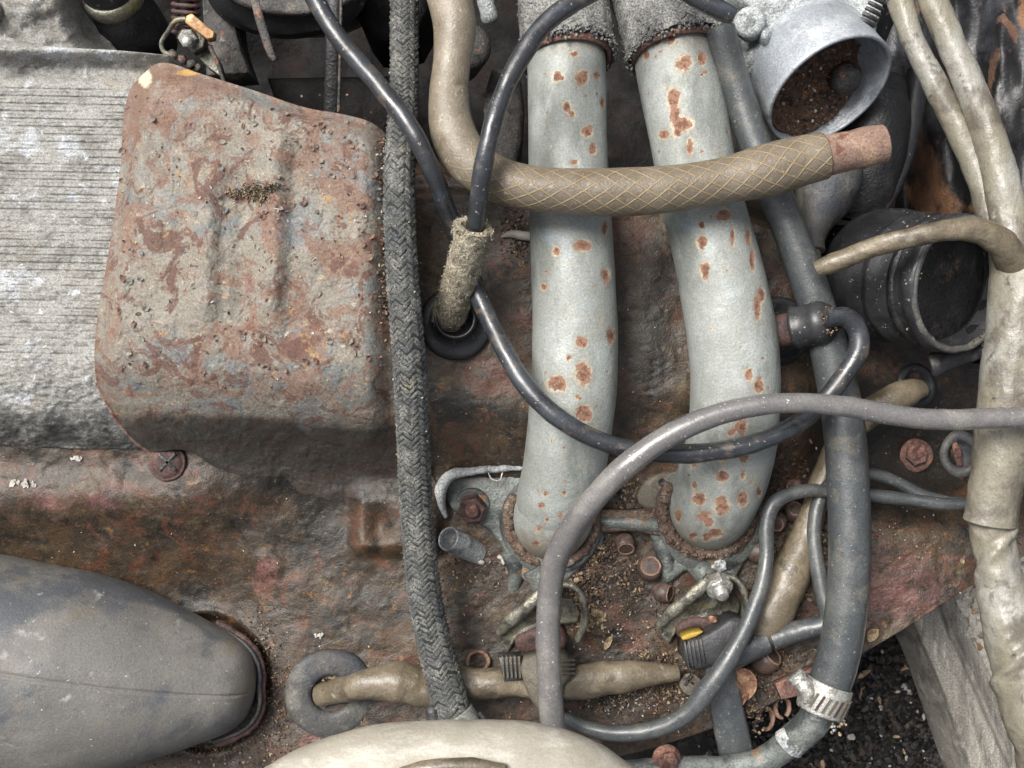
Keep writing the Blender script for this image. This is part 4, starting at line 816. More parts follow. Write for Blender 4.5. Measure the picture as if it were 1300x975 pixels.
mb = MB(); lathe(mb, (988, 420, hp_at(985, 415)+6), (.2, 0, 1), [(-10, 44), (2, 44), (7, 41), (8, 34), (4, 28), (0, .01)], 44, amp=1); build('ring_body', mb, M['rubber'], t)
# black connector with white wires
t = thing('wire_connector', 1212, 455, 60, 'black plastic wire connector with white wires beneath the intake hose', 'connector')
mb = MB(); tube(mb, [(1182, 464, 60, 15), (1190, 462, 62, 16), (1196, 460, 63, 14), (1230, 448, 70, 12.5), (1244, 442, 72, 12.5)], 20, 4, cap1='open', wall=.8, depth=.8, flat=.8); build('housing', mb, M['connector'], t)
for dy in (0, 7):
    mb = MB(); tube(mb, [(1240, 440+dy, 72, 3.2), (1252, 436+dy, 82, 3.2), (1266, 424+dy, 90, 3.2), (1275, 405, 95, 3)], 10, 3); build('wire', mb, M['bluegrey'], t)
# flanged bolt and oval grommet on the panel
t = thing('flange_bolt', 1162, 578, 0, 'rusty round flanged bolt on the dark panel beside the coolant hose', 'bolt')
z = hp_at(1162, 578)+4; mb = MB(); lathe(mb, (1162, 578, z), (-.05, -.05, 1), [(-6, 21), (2, 21.5), (5, 20), (6, 16), (6.5, 14)], 36, amp=.8); build('washer', mb, M['rust'], t)
mb = MB(); lathe(mb, (1162, 577, z+5), (-.05, -.05, 1), [(0, 14.5), (9, 14), (11, 12), (11.5, 8), (12, .01)], hexa=True, rot=.3); lathe(mb, (1162, 577, z+12), (-.05, -.05, 1), [(0, 11), (3, 10.5), (4.5, 8), (5, .01)], 24, amp=.6); build('hex_head', mb, M['rust'], t, angle=35)
t = thing('oval_grommet', 1218, 577, 0, 'dusty oval rubber grommet tucked beside the cream loom', 'grommet')
z = hp_at(1218, 577)+8; mb = MB(); lathe(mb, (1218, 577, z), (-.25, 0, 1), [(-12, 25), (4, 25.5), (9, 23), (10, 18), (7, 14), (-2, 13), (-3, .01)], 40, squash=1.22, amp=1.6, ns=.06); build('grommet_body', mb, M['dustyrubber'], t)
mb = MB(); tube(mb, [(1212, 562, z+2, 4), (1216, 578, z+6, 5), (1219, 590, z+2, 4)], 10, 3, amp=2, ns=.1); build('rust_tab', mb, M['rust'], t)
# ================================================================ PIPE FLANGES
t = thing('pipe_flange', 665, 650, 5, 'grey pressed flange under the straighter exhaust pipe, with raised rim and dark bolt', 'flange')
mb = MB(); prism(mb, [(562, 614), (576, 602), (640, 600), (700, 606), (764, 646), (770, 690), (742, 716), (712, 744), (690, 748), (668, 742), (650, 716), (632, 684), (606, 662), (570, 648)], -14, 10, 4, smooth=2, amp=3); build('flange_plate', mb, M['flange'], t)
mb = MB(); tube(mb, [(566, 656, 8, 3), (560, 640, 14, 6), (561, 618, 20, 8), (572, 604, 24, 7), (600, 598, 24, 5), (640, 595, 20, 4), (668, 594, 14, 3)], 14, 3, amp=1.6, ns=.1, flat=1.3); build('raised_rim', mb, M['alugrit'], t)
mb = MB(); prism(mb, [(640, 660), (654, 700), (690, 726), (735, 716), (765, 670), (762, 655), (640, 640)], 6, 22, 5, smooth=2, amp=2); build('collar', mb, M['flange'], t)
mb = MB(); lathe(mb, (700, 662, -6), (0, .12, 1), [(0, 70), (8, 69), (20, 64), (30, 59)], 60, amp=2, ns=.04); build('cast_collar', mb, M['flange'], t)
mb = MB(); tube(mb, [(648, 700, 8, 12), (655, 724, 2, 11), (652, 746, -6, 9), (646, 770, -16, 8)], 16, 3, amp=2, ns=.08); tube(mb, [(678, 722, 12, 16), (690, 744, 12, 16), (692, 766, 8, 13)], 18, 3, amp=2, ns=.08); build('flange_leg', mb, M['flange'], t)
mb = MB(); lathe(mb, (600, 640, 8), (-.05, .25, 1), [(0, 22), (3, 22), (4, 20), (4.5, 14)], 32); build('washer', mb, M['flange'], t)
mb = MB(); lathe(mb, (600, 642, 10), (-.05, .35, 1), [(0, 18), (16, 18), (18, 16), (18.5, 10), (19, .01)], hexa=True, rot=.2); nt_o = build('nut', mb, M['rustdark'], t, angle=35)
mb = MB(); lathe(mb, (600, 646, 26), (-.05, .35, 1), [(0, 9), (8, 9), (10, 7.5), (10.5, .01)], 20, amp=.5); build('stud', mb, M['rust'], nt_o)
weld(t, (700, 658), 55, 58, 16, 46, 7.5, -.5, 3.65)
t = thing('pipe_flange', 900, 680, 5, 'grey rusty flange under the bent exhaust pipe, with a linking bar', 'flange')
mb = MB(); prism(mb, [(752, 646), (800, 648), (842, 644), (858, 672), (846, 682), (800, 674), (760, 676)], -2, 22, 4, amp=3); build('link_bar', mb, M['weld'], t)
mb = MB(); tube(mb, [(756, 660, 16, 9), (790, 663, 18, 9), (830, 666, 18, 10), (852, 668, 16, 10)], 14, 3, amp=3, ns=.08); build('bar_web', mb, M['flange'], t)
mb = MB(); prism(mb, [(806, 636), (815, 612), (838, 600), (870, 596), (870, 640), (826, 652)], -12, 8, 4, smooth=1, amp=2); ear = build('ear', mb, M['greyplastic'], t)
mb = MB(); lathe(mb, (840, 612, 9), (0, 0, 1), [(0, 5), (1, 5), (1.5, 4), (-2, .01)], 14); build('ear_hole', mb, M['blackmetal'], ear)
mb = MB(); prism(mb, [(820, 664), (846, 640), (900, 640), (955, 650), (958, 690), (946, 712), (930, 742), (902, 748), (886, 736), (874, 720), (850, 742), (842, 738), (836, 712)], -20, 14, 6, smooth=1, amp=3); build('flange_plate', mb, M['flange'], t)
mb = MB(); lathe(mb, (898, 656, -6), (0, .12, 1), [(0, 74), (8, 73), (22, 68), (32, 62)], 60, amp=2, ns=.04); build('cast_collar', mb, M['flange'], t)
mb = MB(); tube(mb, [(838, 684, 6, 12), (848, 712, 6, 12), (846, 736, 0, 9), (840, 758, -10, 8)], 18, 3, amp=2, ns=.08); tube(mb, [(884, 716, 12, 15), (902, 738, 14, 15), (910, 758, 10, 12)], 18, 3, amp=2, ns=.08); build('web', mb, M['flange'], t)
mb = MB()
for x, y, r, z in ((907, 726, 9, 20), (922, 734, 9, 20), (914, 716, 8, 20)): lathe(mb, (x, y, z), (0, .3, 1), [(-6, r), (7, r), (9, r*.8), (9.5, .01)], hexa=True, rot=r, amp=1.5, ns=.1)
build('lug', mb, M['alugrit'], t, angle=35)
weld(t, (898, 648), 57, 56, 18, 50, 8.5, -.45, 3.75)
mb = MB()
for i in range(90):
    a = random.uniform(-.3, 3.6); chunk(mb, W(898+60*math.cos(a), 650+57*math.sin(a), 30+random.uniform(-8, 6)), random.uniform(1.5, 3.6), random.choice([0, 0, 1]))
tag(build('weld_scale', mb, [M['weld'], M['rust']], t), kind='stuff')

# ---------------------------------------------------------------- clamps and rusty studs below the flanges
def saddle(dx, dy, label, right):
    t = thing('saddle_clamp', 680+dx, 790+dy, 20, label, 'clamp')
    mb = MB(); tube(mb, [(634+dx, 803+dy, 22, 5), (648+dx, 788+dy, 34, 8.5), (672+dx, 768+dy, 44, 8.5), (694+dx, 748+dy, 44, 8), (702+dx, 738+dy, 38, 7)], 14, 3, amp=1.6, ns=.1, cap0='round', cap1='round', flat=.7); build('clamp_bar', mb, M['clampm'], t)
    mb = MB(); coons(mb, [(632+dx, 800+dy), (660+dx, 778+dy), (700+dx, 760+dy), (726+dx, 762+dy)], [(646+dx, 828+dy), (660+dx, 808+dy), (688+dx, 796+dy), (732+dx, 792+dy)], [(632+dx, 800+dy), (636+dx, 818+dy), (646+dx, 828+dy)], [(726+dx, 762+dy), (736+dx, 778+dy), (732+dx, 792+dy)], 40, 20,
          lambda X, Y, U, V: 14+22*np.sin(np.clip(U, 0, 1)*3.1)-14*V+5*np.exp(-((V-.9)/.08)**2)+fbm(X*.06, Y*.06, 0, 3, 5)*1.5, skirt=7)
    build('saddle', mb, M['clampm'], t)
    mb = MB(); tube(mb, [(702+dx, 742+dy, 34, 5), (728+dx, 744+dy, 36, 5), (740+dx, 760+dy, 34, 5), (742+dx, 790+dy, 24, 5), (734+dx, 812+dy, 14, 4)], 12, 3, amp=1, ns=.1, flat=1.6); build('side_strap', mb, M['clampm'], t)
    if right:
        mb = MB(); lathe(mb, (706+dx, 746+dy, 40), (.15, .55, .8), [(0, 15), (14, 15), (16, 13)], hexa=True, rot=.5); lathe(mb, (710+dx, 758+dy, 50), (.15, .55, .8), [(-4, 17), (0, 17), (1, 9), (12, 8.5), (14, 7), (14.5, .01)], 24); build('clamp_bolt', mb, M['steel'], t, angle=35)
    return t
saddle(0, 0, 'oily plated saddle clamp below the straighter exhaust pipe', False)
saddle(204, -10, 'oily plated saddle clamp with a bolt below the bent exhaust pipe', True)
for x, y, r, lab in ((686, 822, 33, 'rusty stud end under the left saddle clamp'), (888, 806, 33, 'rusty stud end under the bolted saddle clamp')):
    mb = MB(); lathe(mb, (x, y-16, 6), (0, .5, 1), [(-20, r), (16, r), (20, r*.9), (21, r*.6), (21, .01)], 32, squash=.62, amp=1.2); tag(build('rusty_stud', mb, M['rustdark']), lab, 'stud')
# cut pipe stub
t = thing('pipe_stub', 571, 684, 20, 'short cut grey pipe stub open at its end beside the braided hose', 'pipe stub')
mb = MB(); tube(mb, [(606, 702, -6, 14), (592, 695, 10, 15), (578, 688, 28, 15.5), (569, 684, 40, 15.5)], 28, 3, amp=.8, cap1='open', wall=.84, depth=1.2); build('stub_wall', mb, M['alugrit'], t)
mb = MB(); tube(mb, [(620, 600, 26, 1), (624, 608, 28, 1.2), (634, 610, 28, 1.2), (638, 600, 26, 1)], 6, 2); tag(build('wire_loop', mb, M['steel']), 'tiny bent wire loop hooked on the flange rim', 'wire')
mb = MB(); tube(mb, [(638, 300, hp_at(640, 300)+3, 2), (650, 297, hp_at(650, 300)+6, 5), (664, 299, hp_at(660, 300)+8, 6), (690, 303, hp_at(690, 300)+8, 6)], 14, 3, cap0='round'); tag(build('pale_wire', mb, M['cream']), 'pale wire tip poking out left of the straighter pipe', 'wire')

# ================================================================ LOWER MIDDLE: GROMMET, TAPED CABLE, CONNECTORS
t = thing('cable_grommet', 418, 880, 20, 'large grey rubber grommet with a taped cable leaving its hole', 'grommet')
mb = MB(); z = hp_at(418, 880); lathe(mb, (420, 880, z), (.12, .05, 1), [(-10, 56), (1, 57), (5, 55), (8, 48), (9, 38), (9.5, 30), (8, 25.5), (3, 23), (-8, 22), (-10, .01)], 60, amp=2.4, ns=.03); build('grommet_body', mb, M['dustyrubber'], t)
mb = MB()
for i in range(40): chunk(mb, W(random.gauss(428, 9), random.gauss(858, 4), z+4), random.uniform(1.5, 3.5), random.choice([0, 1]))
tag(build('grit_in_hole', mb, [M['lit1'], M['lit2']], t, smooth=False), kind='stuff')
simple('taped_cable', [(408, 882, 4, 15), (425, 878, 18, 15), (450, 873, 42, 17), (478, 867, 46, 22), (505, 867, 44, 25), (535, 873, 40, 25), (565, 871, 40, 23), (600, 869, 40, 21), (635, 868, 42, 18), (660, 872, 44, 12), (690, 878, 44, 12), (715, 871, 44, 18), (745, 865, 42, 21), (785, 860, 40, 20), (820, 857, 38, 16), (846, 855, 36, 12), (860, 854, 34, 11)], 'tantape', 'brown taped cable running from the grey grommet under the braided hose', 'cable', amp=2.6, ns=.05, step=3,
       mod=both(crump(.1, 31), lambda L, th, LL: 1+.10*np.exp(-((L-118)/10)**2)*np.cos(th)))
t = thing('grey_connector', 675, 865, 50, 'dusty grey ribbed plastic connector under the smooth grey hose', 'connector')
mb = MB(); prism(mb, [(658, 838), (684, 830), (715, 828), (728, 842), (727, 858), (712, 875), (716, 905), (700, 925), (686, 905), (668, 880)], 36, 70, 6, smooth=1, amp=2); build('connector_body', mb, M['greyplastic'], t)
mb = MB(); prism(mb, [(632, 834), (662, 832), (664, 862), (640, 866)], 34, 58, 3, amp=1); build('connector_end', mb, M['connector'], t)
for i in range(5):
    mb = MB(); x = 637+i*5.2; prism(mb, [(x, 834), (x+2.4, 834), (x+4, 861), (x+1.6, 861)], 50, 61.5, .6); build('rib', mb, M['greyplastic'], t)
for i in range(4):
    mb = MB(); y = 838+i*5.5; prism(mb, [(712, y), (730, y-1), (730, y+1.6), (712, y+2.6)], 50, 72, .6); build('rib', mb, M['greyplastic'], t)
# black connector with yellow band
t = thing('black_connector', 910, 815, 30, 'black plastic connector with a yellow band below the bolted clamp', 'connector')
mb = MB(); prism(mb, [(868, 812), (893, 806), (912, 795), (928, 782), (952, 790), (960, 812), (938, 838), (905, 846), (878, 852), (866, 836)], 10, 62, 6, smooth=1, amp=1.5); build('connector_body', mb, M['connector'], t)
mb = MB(); prism(mb, [(864, 809), (876, 803), (894, 800), (889, 806), (868, 814)], 30, 60, 1.5, smooth=1); build('yellow_band', mb, M['yellow'], t)
for i in range(5):
    mb = MB(); x = 868+i*5; prism(mb, [(x, 815-i), (x+2.4, 814-i), (x+8, 848-i*1.6), (x+5.6, 849-i*1.6)], 50, 66, .7); build('rib', mb, M['connector'], t)
t = thing('taped_lead', 990, 810, 44, 'cracked black taped lead running from the black connector to the thick hose', 'lead')
mb = MB(); tube(mb, [(925, 832, 44, 19), (945, 824, 46, 18), (962, 818, 46, 16), (974, 814, 46, 15)], 24, 3, amp=1.6, ns=.07, cap1='open', wall=.8, depth=.5); build('lead_piece', mb, M['hose'], t)
mb = MB(); tube(mb, [(980, 812, 46, 14.5), (1000, 805, 48, 14), (1025, 798, 52, 13), (1044, 794, 58, 12), (1052, 792, 60, 12.5)], 24, 3, amp=1.6, ns=.07, cap0='open', cap1='open', wall=.8, depth=.5); build('lead_piece', mb, M['hose'], t)
mb = MB(); tube(mb, [(968, 815, 46, 10), (990, 809, 47, 10)], 16, 3); build('wire_core', mb, M['connector'], t)
# grey strap going down
mb = MB(); coons(mb, [(896, 842), (930, 836)], [(914, 960), (958, 960)], [(896, 842), (902, 900), (914, 960)], [(930, 836), (942, 890), (958, 960)], 16, 40, lambda X, Y, U, V: 48+6*np.sin(U*3.14)-12*V+fbm(X*.05, Y*.05, 0, 3, 3)*2, skirt=10)
tag(build('grey_strap', mb, M['hose']), 'flat grey strap hanging below the black connector', 'strap')
t = thing('cross_marked_stop', 874, 866, 34, 'small grey cross marked knob at the end of the brown taped cable', 'knob')  # a small knob with a cross on its face
mb = MB(); lathe(mb, (874, 868, 20), (.1, -.2, 1), [(0, 14), (12, 14), (15, 12), (13, 10), (15, 8), (15.5, .01)], 26, amp=1.4, ns=.1); build('knob_body', mb, M['greyplastic'], t)
mb = MB()
for a in (.6, 2.17):
    c, s_ = math.cos(a), math.sin(a); prism(mb, [(874+c*8-s_*1.4, 864+s_*8+c*1.4), (874+c*8+s_*1.4, 864+s_*8-c*1.4), (874-c*8+s_*1.4, 864-s_*8-c*1.4), (874-c*8-s_*1.4, 864-s_*8+c*1.4)], 28, 38, .4)
build('cross_mark', mb, M['blackmetal'], t)

# hose clamp at the lower end of the coolant hose
t = thing('hose_clamp', 1045, 888, 84, 'worm drive steel hose clamp with slotted band on the thick hose end', 'hose clamp')
mb = MB(); q = tube(mb, [(1053, 868, 84, 30), (1050, 876, 84, 31), (1042, 897, 82, 30.5), (1040, 903, 82, 29.5)], 56, 1.5, amp=.5, cap0='open', cap1='open', wall=.93, depth=.2); bnd = build('band', mb, M['steel'], t)
for i in range(9):
    th = -1.15+i*.26; k_ = len(q['C'])//2
    T, N, B, C, R = [q[c][k_] for c in 'TNBCR']
    if N[2] < 0: th += math.pi
    nr = N*math.cos(th)+B*math.sin(th); tg = np.cross(T, nr); pts = []
    mb = MB(); c = C+nr*(R+.3*S)
    V_ = [c+T*a*10*S+tg*b*1.5*S+nr*h*S+tg*a*2*S for h in (0, 1.3) for a, b in ((-1, -1), (1, -1), (1, 1), (-1, 1))]
    mb.add(V_, [(0, 1, 2, 3), (4, 5, 6, 7), (0, 1, 5, 4), (1, 2, 6, 5), (2, 3, 7, 6), (3, 0, 4, 7)]); build('slot', mb, M['rustdark'] if i % 3 == 0 else M['greyplastic'], bnd, smooth=False)
mb = MB(); tube(mb, [(1012, 861, 92, 10), (1026, 876, 96, 11), (1028, 890, 96, 9)], 20, 2, amp=1.6, ns=.12, cap0='open', wall=.6, depth=.4); tube(mb, [(1008, 856, 92, 12), (1014, 863, 93, 12)], 18, 2, amp=1.8, ns=.2); build('worm_screw', mb, M['steel'], t)
mb = MB()
for i in range(70): chunk(mb, W(random.gauss(1056, 7), random.gauss(915, 7), 84+random.uniform(-4, 8)), random.uniform(1, 3.4), random.choice([0, 1, 2]))
tag(build('corrosion_crust', mb, [M['lit4'], M['lit1'], M['steel']], t), kind='stuff')
t = thing('water_pipe', 990, 940, 60, 'grey alloy water pipe bending away below the hose clamp', 'pipe')
mb = MB(); tube(mb, [(1048, 880, 84, 21), (1040, 903, 82, 21), (1026, 923, 78, 20), (1004, 942, 68, 19), (978, 960, 56, 17), (940, 971, 50, 14), (880, 974, 50, 14), (800, 978, 50, 14), (740, 984, 48, 14)], 36, 3, amp=2.2, ns=.06); build('pipe_body', mb, M['flange'], t)
mb = MB(); lathe(mb, (846, 962, 58), (0, .1, 1), [(0, 18), (4, 18), (5, 14), (12, 13), (16, 12), (16.5, .01)], 28, amp=.9); build('rusty_bolt', mb, M['rust'], t)
mb = MB(); tube(mb, [(1010, 936, 70, 20), (1000, 946, 66, 20.5)], 30, 2, amp=2.5, ns=.15); build('corroded_joint', mb, M['alugrit'], t)

# ================================================================ BIG GREY RUBBER BOOT (lower left)
t = thing('rubber_boot', 200, 868, 60, 'big dusty grey rubber boot dome with a seam line at lower left', 'rubber boot')
prof = [(0, .01), (1, 14), (4, 29), (10, 41), (20, 52), (36, 62), (56, 71), (94, 87), (124, 99), (156, 111), (224, 127), (324, 135), (400, 138), (480, 140)]
pt = np.array(prof); tt = 470*np.linspace(0, 1, 150)**2; sq = np.sqrt(pt[:, 0]); rr = np.interp(np.sqrt(tt), sq, pt[:, 1]); rs = np.convolve(np.pad(rr, 5, 'edge'), np.hanning(13)[1:-1]/np.hanning(13)[1:-1].sum(), 'valid'); wt = ss(0, 6, np.arange(150)); rr = rr*(1-wt)+rs*wt; rr[0] = .01
def seam(th, t_):
    th0 = -math.pi/2+.05+.25*t_/400; d_ = (th-th0+math.pi) % (2*math.pi)-math.pi; w_ = 2.2/max(18, np.interp(t_, pt[:, 0], pt[:, 1]))
    return 1+(-2.4*np.exp(-(d_/(w_*.7))**2)+.35*np.exp(-((d_+w_*1.6)/w_)**2))/max(18, np.interp(t_, pt[:, 0], pt[:, 1]))+.010*np.sin(th*3+t_*.02)
mb = MB(); lathe(mb, (324, 874, 26), (-1, -.10, .04), list(zip(tt, rr)), 420, amp=2.0, ns=.012, star=seam); build('boot_dome', mb, M['boot'], t)
mb = MB(); hf = [(56, 71), (36, 62), (20, 52), (10, 41), (4, 29), (1, 14)]
out = [(324-t_+3+4*(1-t_/56), 873-.1*t_-r_-2, 24-t_*.25, 2.6) for t_, r_ in hf]+[(329, 874, 24, 3)]+[(324-t_+3+4*(1-t_/56), 875-.1*t_+r_+1, 24-t_*.25, 2.6) for t_, r_ in hf[::-1]]
tube(mb, out, 12, 3, amp=.8, ns=.1); build('boot_lip', mb, M['dustyrubber'], t)
mb = MB(); tube(mb, [(x+4, y+(y-874)*.04, z-8, 4.5) for x, y, z, r_ in out], 12, 3, amp=2, ns=.1); build('packed_dirt', mb, M['rustdark'], t)

# ================================================================ CREAM MOULDING IN THE FOREGROUND
t = thing('cream_moulding', 580, 975, 300, 'cream plastic moulding curving across the bottom edge in the foreground', 'plastic moulding')
mb = MB(); tube(mb, [(300, 1062, 262, 50), (350, 1026, 266, 50), (400, 998, 270, 50), (455, 979, 274, 50), (520, 969, 276, 50), (600, 966, 276, 50), (660, 968, 276, 51), (715, 980, 274, 51), (760, 1004, 270, 51), (800, 1036, 264, 50), (840, 1085, 260, 50)], 56, 5, amp=3.5, ns=.012, mod=crump(.05, 44)); build('moulding_body', mb, M['cream'], t)
mb = MB(); tube(mb, [(500, 985, 316, 8), (540, 976, 322, 10), (600, 974, 324, 11), (640, 978, 322, 9)], 16, 4, amp=2, ns=.05); build('brown_stain_rim', mb, M['tantape'], t)

# ================================================================ THROTTLE BODY (upper right)
t = thing('throttle_body', 1045, 90, 60, 'aluminium throttle body with wide round mouth full of brown grime', 'throttle body')
AX = (25, 57, 38); OR = (1018, 70, 40)
mb = MB(); lathe(mb, OR, AX, [(-26, 46), (-18, 70), (-6, 78), (0, 80), (6, 80.5), (8, 82.5), (66, 83.5), (71, 84), (73, 83), (73.5, 81), (73, 79), (71, 78.5), (40, 76), (14, 66), (6, 60)], 96, amp=1.0, ns=.03); build('mouth_ring', mb, M['alu'], t)
mb = MB(); c0 = np.array(W(*OR)); A = np.array([25, -57, 38.]); A /= np.linalg.norm(A); u = np.cross(A, [0, 0, 1]); u /= np.linalg.norm(u); v = np.cross(A, u); kk = K(40)
V = []; F = []; nr_, na = 22, 64
for i in range(nr_+1):
    for j in range(na):
        r = 76*i/nr_; a = 2*math.pi*j/na; x, y = r*math.cos(a), r*math.sin(a)
        h = 34+.22*x+.32*y+float(fbm(x*.06+3, y*.06, 0, 4, 81))*9+float(fbm(x*.25, y*.25, 0, 2, 82))*2.5
        V.append(c0+(A*h+u*x+v*y)*S*kk)
for i in range(nr_):
    for j in range(na): F.append((i*na+j, i*na+(j+1) % na, (i+1)*na+(j+1) % na, (i+1)*na+j))
mb.add(V, F); build('grime', mb, mat('brown sludge', (92, 68, 50), [((130, 92, 62), 5, .48, .64), ((44, 38, 36), 6, .54, .64), ((150, 150, 150), 9, .66, .72, dict(k=.7))], rough=.55, bump=((12, 4), (30, 2)), grain=.35), t)
mb = MB()
for i in range(420):
    r = 70*math.sqrt(random.random()); a = random.uniform(0, 6.28); chunk(mb, c0+(A*(38+.22*r*math.cos(a)+.32*r*math.sin(a)+random.uniform(0, 5))+u*r*math.cos(a)+v*r*math.sin(a))*S*kk, random.uniform(.8, 3), random.choice([0, 0, 0, 1, 2, 3]))
tag(build('grime_crumbs', mb, [M['lit2'], M['lit3'], M['lit4'], M['rust']], t, smooth=False), kind='stuff')
mb = MB(); lathe(mb, (1076, 102, 56), (10, 30, 42), [(-14, 20), (0, 19), (6, 15), (9, 8), (10, .01)], 26, amp=1.5); build('shaft_boss', mb, M['dirtyblack'], t)
mb = MB(); coons(mb, [(925, -60), (1130, -60)], [(962, 92), (985, 60), (1030, 40), (1075, 34), (1112, 40)], [(925, -60), (918, 0), (948, 40), (962, 92)], [(1130, -60), (1122, 0), (1112, 40)], 80, 70,
      lambda X, Y, U, V: 84+22*np.exp(-(((X-1000)/40)**2+((Y-0)/30)**2))-40*(1-ss(0, .14, U))-16*ss(.8, 1, V)+26*np.exp(-(((X-968)/20)**2+((Y-48)/20)**2))-24*np.exp(-(((X-1080)/26)**2+((Y+5)/20)**2))+fbm(X*.03, Y*.03, 0, 4, 83)*7, skirt=120)
build('cast_body', mb, M['alugrit'], t, recalc=False)
mb = MB(); lathe(mb, (952, 30, 96), (-.35, .1, 1), [(-20, 20), (6, 20), (11, 18), (13, 13), (13.5, .01)], 30, amp=.8); build('round_boss', mb, M['alugrit'], t)
mb = MB(); tube(mb, [(940, 92, 60, 15), (956, 78, 66, 16), (978, 64, 72, 17)], 24, 3, amp=1.5, cap0='round'); build('side_boss', mb, M['alugrit'], t)
mb = MB(); tube(mb, [(926, 28, 112, 4), (930, 40, 110, 4)], 8, 2); build('pin', mb, M['steel'], t)
simple('black_pipe', [(1138, -60, 60, 22), (1130, -20, 56, 22), (1116, 20, 48, 21), (1102, 60, 30, 18)], 'rubber', 'black hose stub to the right of the throttle body casting', 'hose')
mb = MB(); 
for i in range(6): tube(mb, [(1092+i*3.5, 24-i*7, 108, 2.5), (1101+i*3.5, 28-i*7, 110, 3), (1110+i*3.5, 33-i*7, 104, 2.5)], 8, 3)
tag(build('ribbed_gaiter', mb, M['rubber']), 'tiny ribbed black gaiter on top of the throttle body', 'gaiter')
# dark hose curve right of the throttle body
simple('black_pipe', [(1165, 90, -60, 14), (1160, 140, -54, 13), (1150, 190, -50, 12), (1130, 240, -46, 12), (1100, 290, -50, 14)], 'rubber', 'slim black hose curving down behind the throttle body', 'hose')
mb = MB(); tube(mb, [(1108, 110, -60, 40), (1108, 150, -50, 46), (1092, 210, -60, 52), (1080, 270, -80, 50)], 36, 5, amp=3, ns=.03); tag(build('black_duct', mb, M['blackmetal']), 'dark round duct in the shade below the throttle body', 'duct')

# ================================================================ ENGINE PARTS ALONG THE TOP EDGE
t = thing('black_cylinder', 176, 25, 20, 'greasy black round housing standing between the top left casting and the spring', 'housing')
mb = MB(); lathe(mb, (180, 62, -90), (-.06, -.42, 1), [(0, 46), (40, 43), (70, 40), (86, 34), (92, 30)], 48, amp=1.5); build('lower_cone', mb, M['blackmetal'], t)
mb = MB(); lathe(mb, (180, 62, -90), (-.06, -.42, 1), [(84, 34), (90, 37), (102, 37), (106, 34), (106, 31)], 48, amp=.8); build('clamp_collar', mb, M['clampm'], t)
mb = MB(); lathe(mb, (180, 62, -90), (-.06, -.42, 1), [(100, 32), (112, 33), (118, 32), (124, 33), (190, 32)], 48); build('rubber_bellows', mb, M['rubber'], t)
t = thing('coil_spring', 236, 5, 60, 'brown coil spring standing at the top edge beside the black housing', 'spring')
mb = MB(); pts = []
for i in range(330):
    a = i/330*11*2*math.pi; y = 44-i*.29; pts.append((236+16.5*math.cos(a), y, 50+16.5*math.sin(a)+ (44-y)*.3, 2.6))
tube(mb, pts, 8, 2.4, amp=.4); build('spring_coil', mb, M['rustdark'], t)
mb = MB(); tube(mb, [(236, 46, 40, 10), (236, -50, 66, 10)], 14, 6); build('spring_core', mb, M['blackmetal'], t)
t = thing('spring_bracket', 245, 50, 70, 'small bracket with brown plate, nut and stud below the coil spring', 'bracket')
mb = MB(); prism(mb, [(237, 20), (243, 17), (272, 40), (271, 48), (263, 50), (235, 28)], 70, 84, 2); build('brown_plate', mb, M['brass'], t)
mb = MB(); prism(mb, [(224, 48), (236, 26), (262, 46), (258, 60), (246, 68)], 56, 68, 2); prism(mb, [(246, 66), (262, 52), (278, 78), (284, 100), (262, 84)], 30, 50, 2); build('bracket_arm', mb, M['clampm'], t)
mb = MB(); lathe(mb, (240, 48, 68), (0, .45, 1), [(0, 12), (8, 12), (10, 10)], hexa=True); build('nut', mb, M['steel'], t, angle=35)
mb = MB(); lathe(mb, (241, 51, 74), (0, .45, 1), [(0, 6.5), (14, 6.5), (16, 5), (16.5, .01)], 18); build('stud', mb, M['steel'], t)
mb = MB(); tube(mb, [(236, 24, 78, 3), (224, 26, 78, 3.5), (212, 42, 72, 3), (205, 54, 66, 3), (207, 64, 62, 3), (216, 70, 60, 3)], 10, 2.5); build('wire_hook', mb, M['clampm'], t)
mb = MB()
for x, y, r in ((208, 74, 6), (220, 70, 8), (232, 76, 8), (244, 82, 8), (252, 86, 6), (214, 82, 7)): chunk(mb, W(x, y, 60), r)
build('greasy_links', mb, M['dirtyblack'], t)
mb = MB(); tube(mb, [(266, 58, 60, 3), (276, 80, 56, 2.5), (284, 104, 50, 2.5)], 8, 3, flat=.6); tag(build('metal_sliver', mb, M['dirtyblack']), 'thin metal blade hanging from the spring bracket', 'blade')  # narrow metal blade on the bracket
mb = MB(); coons(mb, [(255, -40), (300, -40)], [(262, 96), (316, 92)], [(255, -40), (262, 96)], [(300, -40), (300, 40), (316, 92)], 20, 40, lambda X, Y, U, V: -40+fbm(X*.04, Y*.04, 0, 4, 41)*6, skirt=60)
tag(build('grey_web', mb, M['dirtyblack']), 'dusty grey cast web behind the coil spring', 'engine casting')
t = thing('oil_cap', 372, -10, 20, 'dusty dark round cover with rusty rim at the top edge', 'cover')
mb = MB(); lathe(mb, (372, -36, 10), (0, .22, 1), [(-6, 104), (4, 106), (10, 104), (14, 98), (13, 90), (9, 60), (9, .01)], 90, squash=.52, amp=1.6, ns=.05); build('rusty_rim', mb, M['dirtyblack'], t)
mb = MB(); lathe(mb, (372, -8, -60), (0, .3, 1), [(-160, 92), (-60, 92), (20, 94), (30, 98), (40, 99), (46, 98), (48, 90), (60, 88)], 90, squash=.56, amp=1.2, ns=.05); build('black_drum', mb, M['rubber'], t)
